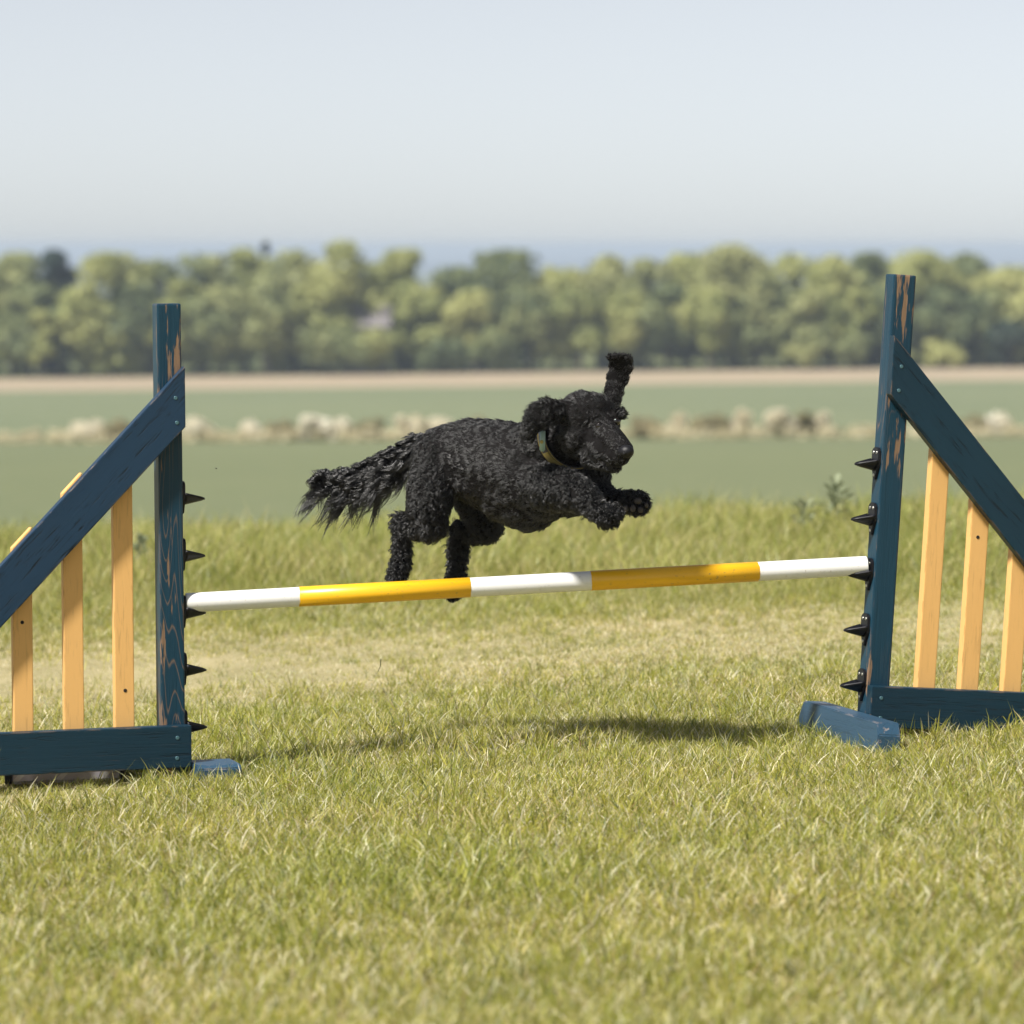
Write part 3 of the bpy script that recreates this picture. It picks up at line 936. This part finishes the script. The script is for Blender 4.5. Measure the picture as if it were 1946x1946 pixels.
# tail: neighbouring strands share one wavy lock
lock = np.zeros((n_l, 3))
T_ = np.where(is_tail)[0]
G_ = rng.choice(T_, max(1, len(T_) // 5), replace=False)
for i0 in range(0, len(T_), 2000):
    sub = T_[i0:i0 + 2000]
    near = G_[np.linalg.norm(root[sub][:, None] - root[G_][None], axis=2).argmin(1)]
    lock[sub] = root[near] - root[sub]
    flow[sub] = flow[near] + rng.normal(0, .05, (len(sub), 3))
    ph[sub] = ph[near] + rng.normal(0, .18, len(sub))
    length[sub] = length[near] * rng.uniform(.8, 1.08, len(sub))
    lift[sub] = lift[near]
KID = 6; NP = 10
t = np.linspace(0, 1, NP)[None, :, None]
side = np.cross(nn, flow)
allp, allr = [], []
for k in range(KID):
    o2 = rng.normal(0, 1, (n_l, 2)) * spread[:, None] * (0.5 if k else 0)
    r0 = root + flow * o2[:, :1] + side * o2[:, 1:]
    L_ = (length * rng.uniform(.8, 1.1, n_l))[:, None, None]
    lf = lift[:, None, None]
    ctr = nn[:, None] * lf * L_ * (1.3 * t - .55 * t * t) + flow[:, None] * L_ * (1 - 0.5 * lf) * t
    ctr = ctr + np.where(is_tail[:, None, None], np.array([-.10, .03, -.42])[None, None] * L_ * t * t, 0)
    a2 = (2 * math.pi * turns[:, None] * t[:, :, 0] + ph[:, None] + rng.normal(0, .35, n_l)[:, None])[:, :, None]
    amp = cA[:, None, None] * np.minimum(1, 2 * t)
    amp = np.where(is_tail[:, None, None], cA[:, None, None] * (.15 + t), amp)
    cur = amp * (np.cos(a2) * side[:, None] + np.sin(a2) * (0.7 * nn[:, None] + .5 * flow[:, None]))
    gather = (r0 - root)[:, None] * (1 - gath[:, None, None] * t)
    pts = root[:, None] - nn[:, None] * .0015 + gather + ctr + cur + lock[:, None] * (.9 * np.minimum(1, 1.6 * t))
    allp.append(pts)
    rad = (np.where(is_tail, .00065, .00034)[:, None] * (1 - 0.75 * np.linspace(0, 1, NP)[None] ** 2))
    allr.append(rad)
pts = np.concatenate(allp).reshape(-1, 3).astype(np.float32)
rads = np.concatenate(allr).reshape(-1).astype(np.float32)
NS = n_l * KID
hc = bpy.data.hair_curves.new('coat')
hc.add_curves([NP] * NS)
hc.attributes['position'].data.foreach_set('vector', pts.reshape(-1))
if 'radius' not in hc.attributes: hc.attributes.new('radius', 'FLOAT', 'POINT')
hc.attributes['radius'].data.foreach_set('value', rads)
def mat_hair():
    m, nt, N, L, P = mat_new('black_hair')
    N.remove(P)
    h = N.new('ShaderNodeBsdfHairPrincipled')
    h.model = 'CHIANG'; h.parametrization = 'ABSORPTION'
    h.inputs['Absorption Coefficient'].default_value = (14.0, 14.5, 14.0)
    h.inputs['Roughness'].default_value = 0.22
    h.inputs['Radial Roughness'].default_value = 0.35
    h.inputs['Random Roughness'].default_value = 0.4
    h.inputs['IOR'].default_value = 1.65
    L.new(h.outputs[0], N['Material Output'].inputs['Surface'])
    return m
hc.materials.append(mat_hair())
coat = bpy.data.objects.new('coat', hc)
C.objects.link(coat); coat.parent = dog
print('hair strands', NS)

# nose, eyes, pads
def blob(name, ctr, rad, mat, parent, rot=(0, 0, 0), shape=None, sub=3):
    bm = bmesh.new()
    bmesh.ops.create_icosphere(bm, subdivisions=sub, radius=1)
    if shape:
        for v in bm.verts: v.co = shape(v.co)
    for v in bm.verts: v.co = Vector((v.co.x * rad[0], v.co.y * rad[1], v.co.z * rad[2]))
    return link(name, from_bm(name, bm, True), mat, parent, ctr, rot)
M['nose'] = mat_plain('wet_black_nose', (0.006, 0.006, 0.008), 0.48, 0, .2, 300, .32, .6)
M['eye'] = mat_plain('dark_brown_eye', (0.006, 0.004, 0.003), 0.06, 0, .1, 200, .7)
M['pad'] = mat_plain('grey_paw_pad', (0.050, 0.044, 0.040), 0.6, 0, .25, 250, .3, .4)
def nose_shape(c):
    q = c.copy()
    q.z *= 1 if q.z > 0 else 0.85
    q.x *= 1 + 0.12 * q.z
    return q
nose = blob('nose', dp(1190, 859, -.266), (.0145, .0130, .0130), M['nose'], dog, (0, 0, R(-35)), nose_shape)
M['nostril'] = mat_plain('nostril', (0.003, 0.003, 0.003), .8)
for (x, y, d) in ((1186, 862, -.279), (1197, 862, -.275)):
    blob('nostril', Vector(dp(x, y, d)) - Vector(dp(1190, 859, -.266)), (.0022, .0022, .003), M['nostril'], nose, sub=2)
    nose.children[-1].matrix_parent_inverse = Matrix.Rotation(R(35), 4, 'Z')
for (x, y, d) in ((1139, 809, -.2035), (1171, 801, -.189)):
    e = blob('eye', dp(x, y, d), (.0075, .0075, .0075), M['eye'], dog)
for (x, y, d, rx, rz) in ((1190, 966, -.176, .0055, .0070), (1203, 966, -.184, .0058, .0072), (1217, 969, -.186, .0052, .0058), (1228, 960, -.180, .0040, .0052), (1212, 952, -.186, .0075, .0060)):
    blob('paw_pad', dp(x, y, d), (rx, .004, rz), M['pad'], dog, (R(-15), 0, R(-8)), sub=2)

# collar round the neck, seen almost along its axis
M['collar'] = mat_plain('dark_leather', (0.018, 0.020, 0.028), .45, 0, .25, 90, .5, .3)
M['stitch'] = mat_plain('yellow_piping', (0.26, 0.20, 0.04), .5)
M['plate'] = mat_plain('brass_plate', (0.34, 0.29, 0.12), .4, .6, .15, 60)
M['teal'] = mat_plain('pale_teal_leather', (0.30, 0.44, 0.43), .5, 0, .1, 80)
cc = Vector(dp(1084, 834, -.118))
cax = Vector((.50, -.82, .26)).normalized()
e1 = Vector((0, 0, 1)); e1 = (e1 - cax * e1.dot(cax)).normalized(); e2 = cax.cross(e1).normalized()
def ring(name, r0, r1, w0, w1, mat, parent, a0=0, a1=2 * math.pi, n=64, sq=0.93):
    V, F = [], []
    closed = abs(a1 - a0 - 2 * math.pi) < 1e-6
    m_ = n if closed else n + 1
    for i in range(m_):
        a = a0 + (a1 - a0) * i / n
        d = e1 * math.cos(a) * sq + e2 * math.sin(a)
        for (rr, ww) in ((r0, w0), (r1, w0), (r1, w1), (r0, w1)):
            V.append(d * rr + cax * ww)
    k = n
    for i in range(k):
        j = (i + 1) % m_
        for q in range(4):
            F.append((i * 4 + q, i * 4 + (q + 1) % 4, j * 4 + (q + 1) % 4, j * 4 + q))
    if not closed:
        F.append((0, 1, 2, 3)); F.append(tuple(range((m_ - 1) * 4, m_ * 4))[::-1])
    me = mesh(name, V, F)
    bm = bmesh.new(); bm.from_mesh(me); bmesh.ops.recalc_face_normals(bm, faces=bm.faces); bm.to_mesh(me); bm.free()
    return link(name, me, mat, parent)
RC = 0.0605
collar = ring('collar', RC - .001, RC + .0022, -.011, .011, M['collar'], dog)
collar.location = cc
ring('piping', RC + .0014, RC + .0026, .0104, .0113, M['stitch'], collar)
ring('piping', RC + .0014, RC + .0026, -.0113, -.0104, M['stitch'], collar)
def ang_of(px, py):                               # ring angle nearest to a place in the picture
    best = min(range(720), key=lambda i: (lambda q: (973 + q.x / q.y * FPX - px) ** 2 + (HOR + (CAM_H - q.z) / q.y * FPX - py) ** 2)(DOG0 + cc + (e1 * math.cos(i * math.pi / 360) * .93 + e2 * math.sin(i * math.pi / 360)) * RC))
    return best * math.pi / 360
an = ang_of(1043, 880)
ring('name_plate', RC + .0022, RC + .0040, -.0078, .0078, M['plate'], collar, an - .30, an + .30, 12)
an2 = ang_of(1030, 838)
q0 = (e1 * math.cos(an2) * .93 + e2 * math.sin(an2)) * (RC + .0075)
bm = bmesh.new(); bmesh.ops.create_cube(bm, size=1)
bmesh.ops.scale(bm, vec=(.0105, .006, .040), verts=bm.verts)
bmesh.ops.bevel(bm, geom=list(bm.edges), offset=.0022, segments=3, affect='EDGES')
strap = link('strap_end', from_bm('strap_end', bm, True), M['teal'], collar, q0 + Vector((.006, -.016, .002)), (R(6), R(4), R(-25)))
rv = link('rivet', disc_mesh('rivet', .0036, .0015), M['plate'], strap, (0, -.003, -.002))

# ------------------------------------------------------------------ trees, shrubs and the hedge row
M['leaf_a'] = mat_leaf('leaves_yellow_green', [(0.25, 0.285, 0.10), (0.40, 0.42, 0.155), (0.53, 0.53, 0.22)], .35, .35)
M['leaf_b'] = mat_leaf('leaves_mid_green', [(0.14, 0.18, 0.085), (0.27, 0.305, 0.13), (0.41, 0.42, 0.18)], .35, .35)
M['leaf_c'] = mat_leaf('leaves_dark_green_with_shade', [(0.024, 0.048, 0.038), (0.042, 0.068, 0.048), (0.07, 0.095, 0.058)], .3, .35)  # dark green, deepened and blued to carry the undergrowth's shade under the crowns
M['leaf_d'] = mat_leaf('needles_dark', [(0.02, 0.032, 0.024), (0.03, 0.045, 0.03)], .15, .5)
M['blossom'] = mat_leaf('cream_blossom', [(0.66, 0.60, 0.42), (0.80, 0.75, 0.60), (0.86, 0.83, 0.72)], .45, 1.2)
M['brownleaf'] = mat_leaf('olive_brown_leaves', [(0.22, 0.20, 0.10), (0.32, 0.28, 0.15), (0.42, 0.36, 0.21)], .25, 1.0)
M['bark'] = mat_plain('bark', (0.075, 0.060, 0.048), .9, 0, .35, 3, .2)

def leaf_quads(lobes, n, size, r, squash=0.8, shell=0.62, jit=0.5):
    """leaf clumps on and inside a set of lobes (cx,cy,cz,r)"""
    lb = np.array(lobes)
    w = lb[:, 3] ** 2; w /= w.sum()
    k = r.choice(len(lb), n, p=w)
    d = r.normal(0, 1, (n, 3)); d /= np.linalg.norm(d, axis=1)[:, None]
    rad = lb[k, 3] * (shell + (1 - shell) * r.uniform(0, 1, n) ** .5) * r.uniform(.85, 1.12, n)
    p = lb[k, :3] + d * rad[:, None] * np.array([1, 1, squash])
    nm = d + r.normal(0, jit, (n, 3)); nm /= np.linalg.norm(nm, axis=1)[:, None]
    t1 = np.cross(nm, r.normal(0, 1, (n, 3))); t1 /= np.linalg.norm(t1, axis=1)[:, None]
    t2 = np.cross(nm, t1)
    s = size * r.uniform(.55, 1.3, n)[:, None]
    a = t1 * s; b = t2 * s * .62
    return np.stack([p - a, p - b * .9 + a * .1, p + a, p + b], 1)

def trunk_mesh(h, r0, r, limbs):
    V, F = [], []
    def cone(p, q, ra, rb, n=7):
        p, q = np.array(p, float), np.array(q, float)
        d = (q - p) / np.linalg.norm(q - p)
        s = np.cross(d, [0.3, 1, 0.2]); s /= np.linalg.norm(s); t_ = np.cross(d, s)
        k = len(V)
        for (c, rr) in ((p, ra), (q, rb)):
            for i in range(n):
                a = 2 * math.pi * i / n
                V.append(c + (s * math.cos(a) + t_ * math.sin(a)) * rr)
        for i in range(n): F.append((k + i, k + (i + 1) % n, k + n + (i + 1) % n, k + n + i))
    bend = r.normal(0, .12, 2) * h * .3
    m_ = (bend[0], bend[1], h * .5)
    cone((0, 0, -.3), m_, r0, r0 * .72); cone(m_, (bend[0] * 1.2, bend[1], h), r0 * .72, r0 * .25)
    for i in range(limbs):
        a = r.uniform(0, 6.28); z = h * r.uniform(.35, .8)
        f = z / h
        st = (bend[0] * f, bend[1] * f, z)
        ln = h * r.uniform(.2, .36)
        cone(st, (st[0] + math.cos(a) * ln, st[1] + math.sin(a) * ln, z + ln * .7), r0 * .35, r0 * .08, 5)
    return mesh('trunk', V, F, True)

ORD = ['first', 'second', 'third', 'fourth', 'fifth', 'sixth', 'seventh', 'eighth', 'ninth', 'tenth', 'eleventh', 'twelfth', 'thirteenth', 'fourteenth',
       'fifteenth', 'sixteenth', 'seventeenth', 'eighteenth', 'nineteenth', 'twentieth', 'twenty-first', 'twenty-second', 'twenty-third', 'twenty-fourth', 'twenty-fifth', 'twenty-sixth']
def tree(px, ytop, wpx, D, mat, label, group, seed, zlow=.10, name='tree', n=4600, leaf=.27, kind='round'):
    r = np.random.default_rng(seed)
    top = at(px, ytop, D)
    zb = float(gz(top.x, D))
    H = top.z - zb
    W = wpx / FPX * D
    o = empty(name, (top.x, D, zb), (0, 0, 0))
    tag(o, label, 'tree', group)
    lobes = []
    nl = 32
    for i in range(nl):
        z = r.uniform(zlow, 1.0)
        prof = math.sin(math.pi * min(1, max(.05, (z - zlow + .12) / (1.12 - zlow)))) ** .6 if kind == 'round' else (1.05 - z) ** .9
        a = r.uniform(0, 6.28); q = math.sqrt(r.uniform(.05, 1)) * .42 * prof * W
        lr = W * r.uniform(.15, .26) * (0.55 + .45 * prof)
        zz = min(z * H, H - lr * .75)
        lobes.append((math.cos(a) * q, math.sin(a) * q, zz, lr))
    lobes.append((r.normal(0, .04) * W, 0, H - W * .13, W * .15))
    crown = link('crown', quads_mesh('crown', leaf_quads(lobes, n, leaf, r)), mat, o)
    link('trunk', trunk_mesh(H * .82, .13 + .012 * H, r, 7), M['bark'], o)
    return o

row = [  # column, top row, width, distance, foliage
 (22, 480, 120, 306, 'b'), (108, 476, 100, 309, 'c'), (205, 478, 130, 305, 'a'), (292, 494, 105, 310, 'b'), (388, 482, 130, 305, 'b'), (462, 472, 115, 309, 'a'),
 (556, 474, 125, 306, 'b'), (652, 456, 130, 305, 'a'), (770, 474, 95, 307, 'a'), (868, 508, 90, 310, 'b'), (950, 474, 130, 305, 'b'), (1058, 506, 100, 306, 'a'),
 (1142, 486, 125, 308, 'b'), (1226, 492, 100, 306, 'b'), (1308, 482, 115, 309, 'a'), (1390, 466, 115, 305, 'b'), (1492, 482, 125, 307, 'a'), (1582, 486, 105, 305, 'a'),
 (1652, 480, 105, 309, 'b'), (1758, 476, 120, 306, 'a'), (1838, 482, 115, 309, 'b'), (1922, 506, 110, 305, 'a')]
looks = {'a': 'yellow-green', 'b': 'mid green', 'c': 'dark green'}
for i, (px, yt, w, D, h) in enumerate(row):
    shape = 'tall' if yt < 477 else ('low' if yt > 500 else ('slender' if w < 108 else 'broad'))
    tree(px, yt, w * 1.5, D, M['leaf_' + h], '%s %s tree, %s from the left in the far tree line' % (shape, looks[h], ORD[i]), 'trees of the far tree line', 300 + i)
mid = [(60, 540, 90, 'b'), (160, 545, 95, 'a'), (250, 535, 100, 'b'), (335, 530, 90, 'a'), (425, 545, 95, 'b'), (508, 525, 95, 'b'), (600, 540, 90, 'a'), (815, 545, 90, 'a'),
       (905, 550, 90, 'a'), (1005, 540, 90, 'b'), (1100, 550, 90, 'a'), (1185, 555, 95, 'a'), (1268, 540, 90, 'b'), (1350, 545, 90, 'a'), (1440, 540, 95, 'b'), (1535, 550, 90, 'b'), (1620, 545, 80, 'a'), (1705, 545, 90, 'b'), (1798, 545, 90, 'b'), (1880, 550, 90, 'b')]
for i, (px, yt, w, h) in enumerate(mid):
    tree(px, yt, w * 1.4, 303.2 + (i * 37 % 5) * .25, M['leaf_' + h], 'shorter %s tree, %s from the left of the low trees fronting the tree line' % (looks[h], ORD[i]), 'low trees in front of the far tree line', 350 + i, zlow=.30, n=2600)
tree(505, 460, 46, 322, M['leaf_d'], 'dark pointed conifer showing above the far tree line', None, 401, zlow=.3, name='conifer', n=900, leaf=.2, kind='cone')

def shrub(px, ybase, wpx, hpx, D, mat, label, group, seed, n, leaf, cat='shrub', name='shrub'):
    r = np.random.default_rng(seed)
    x = (px - 973) / FPX * D
    z = float(gz(x, D))
    W = wpx / FPX * D; H = hpx / FPX * D
    o = empty(name, (x, D, z))
    tag(o, label, cat, group)
    lobes = []
    for i in range(9):
        lr = min(W, H) * r.uniform(.22, .34)
        u_ = r.uniform(-1, 1)
        lobes.append((u_ * (W / 2 - lr * .8), r.uniform(-.3, .3) * W, lr * .6 + r.uniform(0, 1) * max(0.01, (H - lr * 1.5)) * (1 - .45 * u_ * u_), lr))
    link('foliage', quads_mesh('foliage', leaf_quads(lobes, n, leaf, r, shell=.4)), mat, o)
    link('stems', trunk_mesh(H * .7, .02 + .02 * H, r, 5), M['bark'], o)
    return o
front = [(78, 62, 150, 'a', 'tall narrow pale green shrub at the foot of the trees near the left edge'),
         (628, 165, 118, 'b', 'wide rounded green bush at the foot of the trees, right of the left post'),
         (726, 120, 104, 'a', 'pale green bush at the foot of the trees, left of the dog'),
         (845, 105, 78, 'b', 'low green bush at the foot of the trees, above the dog\'s back'),
         (935, 95, 95, 'b', 'round green bush at the foot of the trees, left of the dog\'s head'),
         (1530, 100, 62, 'b', 'low pale bush at the foot of the trees, left of the right post'),
         (1632, 110, 72, 'b', 'rounded bush at the foot of the trees, just behind the right post'),
         (1795, 90, 66, 'a', 'pale green bush at the foot of the trees, right of the right post'),
         (1916, 90, 120, 'c', 'dark green bush at the foot of the trees by the right edge')]
for i, (px, w, h, mk, lb) in enumerate(front):
    shrub(px, 0, w, h, 301.5, M['leaf_' + mk], lb, 'bushes at the foot of the tree line', 500 + i, 1500, .2, 'bush', 'bush')

# undergrowth: leaves coloured dark for the shade under and behind the trees
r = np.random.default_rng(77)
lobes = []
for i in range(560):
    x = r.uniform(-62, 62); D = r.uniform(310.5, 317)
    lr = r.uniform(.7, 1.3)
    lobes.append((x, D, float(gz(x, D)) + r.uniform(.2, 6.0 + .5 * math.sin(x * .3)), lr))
for sx in (-1, 1):                                   # the wood goes on beyond both sides of the view
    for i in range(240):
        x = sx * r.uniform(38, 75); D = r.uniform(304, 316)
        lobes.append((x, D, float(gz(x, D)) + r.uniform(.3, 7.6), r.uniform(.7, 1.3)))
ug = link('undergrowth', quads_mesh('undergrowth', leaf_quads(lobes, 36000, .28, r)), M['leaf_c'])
tag(ug, 'green undergrowth, coloured dark for shade, filling the wood behind the tree line', 'undergrowth', kind='stuff')

# house roof glimpsed between the trees
def house(px, yridge, D, wm, label, roofcol):
    top = at(px, yridge, D)
    zb = float(gz(top.x, D))
    o = empty('house', (top.x, D, zb))
    tag(o, label, 'house')
    Ht = top.z - zb; eave = Ht - 1.5; dpt = 5.0
    hw = wm / 2
    def box(name, x0, x1, y0, y1, z0, z1, mat, par):
        V = [(x, y, z) for z in (z0, z1) for (x, y) in ((x0, y0), (x1, y0), (x1, y1), (x0, y1))]
        F = [(0, 3, 2, 1), (4, 5, 6, 7), (0, 1, 5, 4), (1, 2, 6, 5), (2, 3, 7, 6), (3, 0, 4, 7)]
        return link(name, mesh(name, V, F), mat, par)
    V = [(-hw, 0, -.5), (hw, 0, -.5), (hw, dpt, -.5), (-hw, dpt, -.5), (-hw, 0, eave), (hw, 0, eave), (hw, dpt, eave), (-hw, dpt, eave), (-hw, dpt / 2, Ht - .1), (hw, dpt / 2, Ht - .1)]
    F = [(0, 1, 5, 4), (2, 3, 7, 6), (1, 2, 6, 9, 5), (3, 0, 4, 8, 7)]
    link('wall', mesh('wall', V, F), M['render'], o)
    e = .25
    V = [(-hw - e, -e, eave - .15), (hw + e, -e, eave - .15), (hw + e, dpt / 2, Ht), (-hw - e, dpt / 2, Ht), (hw + e, dpt + e, eave - .15), (-hw - e, dpt + e, eave - .15)]
    V += [(a, b, c - .12) for a, b, c in V]
    F = [(0, 1, 2, 3), (3, 2, 4, 5), (6, 9, 8, 7), (9, 11, 10, 8), (0, 6, 7, 1), (5, 4, 10, 11), (0, 3, 9, 6), (3, 5, 11, 9), (1, 7, 8, 2), (2, 8, 10, 4)]
    rf = link('roof', mesh('roof', V, F), roofcol, o)
    for x in (-hw * .55, hw * .45):
        wd = box('window', x - .45, x + .45, -.03, .02, eave - 1.5, eave - .4, M['wframe'], o)
        box('pane', x - .36, x + .36, -.045, -.032, eave - 1.4, eave - .5, M['glass'], wd)
    return o
M['render'] = mat_plain('pale_render', (0.34, 0.34, 0.33), .9, 0, .06, 1)
M['rooft'] = mat_ground('pinkish_roof', (0.19, 0.175, 0.18), (0.23, 0.21, 0.21), (0.16, 0.155, 0.16), .8, 4, stretch=(1, 6, 6))
M['wframe'] = mat_plain('white_frame', (0.75, 0.75, 0.75), .5)
M['glass'] = mat_plain('window_glass', (0.06, 0.08, 0.10), .08)
house(692, 574, 303.0, 3.2, 'pale house with pinkish roof glimpsed between the trees left of the dog', M['rooft'])

# hedge row across the fields: cream bushes in blossom between brown-olive ones
hedge = [ # column, width, height, kind
 (168, 62, 44, 'w'), (222, 58, 40, 'o'), (375, 66, 42, 'w'), (474, 44, 42, 'w'), (528, 74, 40, 'o'), (598, 76, 50, 'w'), (650, 46, 44, 'w'), (702, 74, 44, 'o'),
 (772, 84, 44, 'w'), (832, 60, 40, 'w'), (900, 80, 40, 'o'), (1222, 72, 40, 'o'), (1288, 62, 46, 'w'), (1352, 84, 46, 'o'), (1412, 34, 50, 'w'), (1484, 62, 54, 'w'), (1530, 44, 46, 'o'), (1566, 34, 50, 'w'),
 (1846, 66, 42, 'o'), (1896, 52, 48, 'w')]
cw = co_ = 0
for i, (px, w, h, k) in enumerate(hedge):
    if k == 'w':
        lb = 'cream blossoming bush, %s pale one from the left in the hedge row' % ORD[cw]; cw += 1
    else:
        lb = 'olive brown bush, %s brown one from the left in the hedge row' % ORD[co_]; co_ += 1
    shrub(px, 0, w * 1.15, h * 1.2, 138.5, M['blossom'] if k == 'w' else M['brownleaf'], lb, 'bushes of the hedge row', 600 + i, 1700, .075, 'bush', 'hedge_bush')
r = np.random.default_rng(78)
lobes = []
for i in range(700):
    x = r.uniform(-24, 24); D = r.uniform(136.0, 140.0)
    lobes.append((x, D, float(gz(x, D)) + r.uniform(.04, .22), r.uniform(.14, .32)))
vg = link('verge_grass', quads_mesh('verge_grass', leaf_quads(lobes, 26000, .075, r, squash=.8)), mat_leaf('dry_verge', [(0.36, 0.34, 0.17), (0.52, 0.46, 0.28), (0.64, 0.58, 0.40)], .25, .8))
tag(vg, 'pale dry verge grass along the foot of the hedge row', 'grass', kind='stuff')

# blurred leafy weeds in the long grass
def weed(px, ybase, D, hm, wm, label, seed):
    r = np.random.default_rng(seed)
    x = (px - 973) / FPX * D
    o = empty('weed', (x, D, float(gz(x, D))))
    tag(o, label, 'weed', 'weeds in the long grass')
    Q = []
    for i in range(70):
        a = r.uniform(0, 6.28); z = hm * r.uniform(.15, 1); q = wm * .5 * r.uniform(.1, 1) * (1.1 - .5 * z / hm)
        b = np.array([math.cos(a) * q * .3, math.sin(a) * q * .3, z * .85]); t_ = np.array([math.cos(a) * q, math.sin(a) * q, z])
        d = t_ - b; s = np.cross(d, [0, 0, 1]); s = s / (np.linalg.norm(s) + 1e-6) * .010
        Q.append([b, (b + t_) / 2 - s + [0, 0, .008], t_, (b + t_) / 2 + s + [0, 0, .008]])
    link('leaves', quads_mesh('leaves', np.array(Q)), M['weed'], o)
    link('stem', trunk_mesh(hm * .9, .004, r, 5), M['weed'], o)
M['weed'] = mat_leaf('grey_green_weed', [(0.27, 0.31, 0.19), (0.36, 0.39, 0.25)], .3, 3)
weed(1588, 0, 13.4, .22, .20, 'grey-green weed clump in the long grass left of the right post', 1)
weed(1530, 0, 13.2, .16, .16, 'smaller grey-green weed in the long grass beside the weed clump left of the right post', 2)
weed(268, 0, 12.6, .16, .11, 'grey-green weed seen between the left post and its nearest slat', 3)

M['blade'] = mat_plain('loose_blade', (0.12, 0.14, 0.04), .5)
# a small fly above the field
fl = at(411, 890, 8.3)
fly = blob('fly', fl, (.0018, .0012, .0011), M['cup'], None, (0, R(-20), 0), sub=2)
tag(fly, 'tiny dark fly in the air right of the left post', 'fly')
M['wing'] = mat_plain('fly_wing', (0.10, 0.10, 0.10), .4)
for s_ in (-1, 1):
    link('wing', mesh('wing', [(0, 0, .0005), (-.0022, s_ * .0012, .0018), (-.003, s_ * .0024, .0012), (-.0012, s_ * .0016, .0006)], [(0, 1, 2, 3)]), M['wing'], fly)

# loose blades kicked up above the lawn
for (pts_, lb) in (([(724, 1252, 8.05), (723, 1266, 8.05), (718, 1277, 8.05), (710, 1284, 8.05)], 'thin curved grass blade in the air below the left yellow band'),
                   ([(699, 1292, 8.1), (707, 1293.5, 8.1), (716, 1292.5, 8.1)], 'short loose grass bit in the air under the thin curved blade')):
    P0 = [at(*q_) for q_ in pts_]
    V, F = [], []
    for i_, p_ in enumerate(P0):
        w_ = .0009 * (1 - .6 * i_ / len(P0))
        V += [p_ - P0[0] + Vector((w_, 0, .3 * w_)), p_ - P0[0] + Vector((-w_, .0006, -.3 * w_)), p_ - P0[0] + Vector((0, -.0008, 0))]
    for i_ in range(len(P0) - 1):
        for k_ in range(3):
            F.append((i_ * 3 + k_, i_ * 3 + (k_ + 1) % 3, i_ * 3 + 3 + (k_ + 1) % 3, i_ * 3 + 3 + k_))
    F += [(0, 1, 2), (len(V) - 1, len(V) - 2, len(V) - 3)]
    tag(link('grass_blade', mesh('grass_blade', V, F, True), M['blade'], None, P0[0]), lb, 'grass blade')

# ------------------------------------------------------------------ haze over land and sea
bm = bmesh.new()
bmesh.ops.create_cube(bm, size=1)
for v in bm.verts:
    v.co = Vector((v.co.x * 24000, v.co.y * 17300 + 8400 - .0, 0)) + Vector((0, 0, 4.0 if v.co.z > 0 else -15.2))
hz = link('haze', from_bm('haze', bm))
m = bpy.data.materials.new('haze'); m.use_nodes = True
nt = m.node_tree; nt.nodes.clear()
out = nt.nodes.new('ShaderNodeOutputMaterial'); pv = nt.nodes.new('ShaderNodeVolumePrincipled')
pv.inputs['Color'].default_value = (0.66, 0.78, 0.92, 1)
pv.inputs['Density'].default_value = 0.00044
pv.inputs['Anisotropy'].default_value = 0.0
nt.links.new(pv.outputs[0], out.inputs['Volume'])
hz.data.materials.append(m)
tag(hz, 'thin pale haze over the fields and trees', 'haze', kind='stuff')
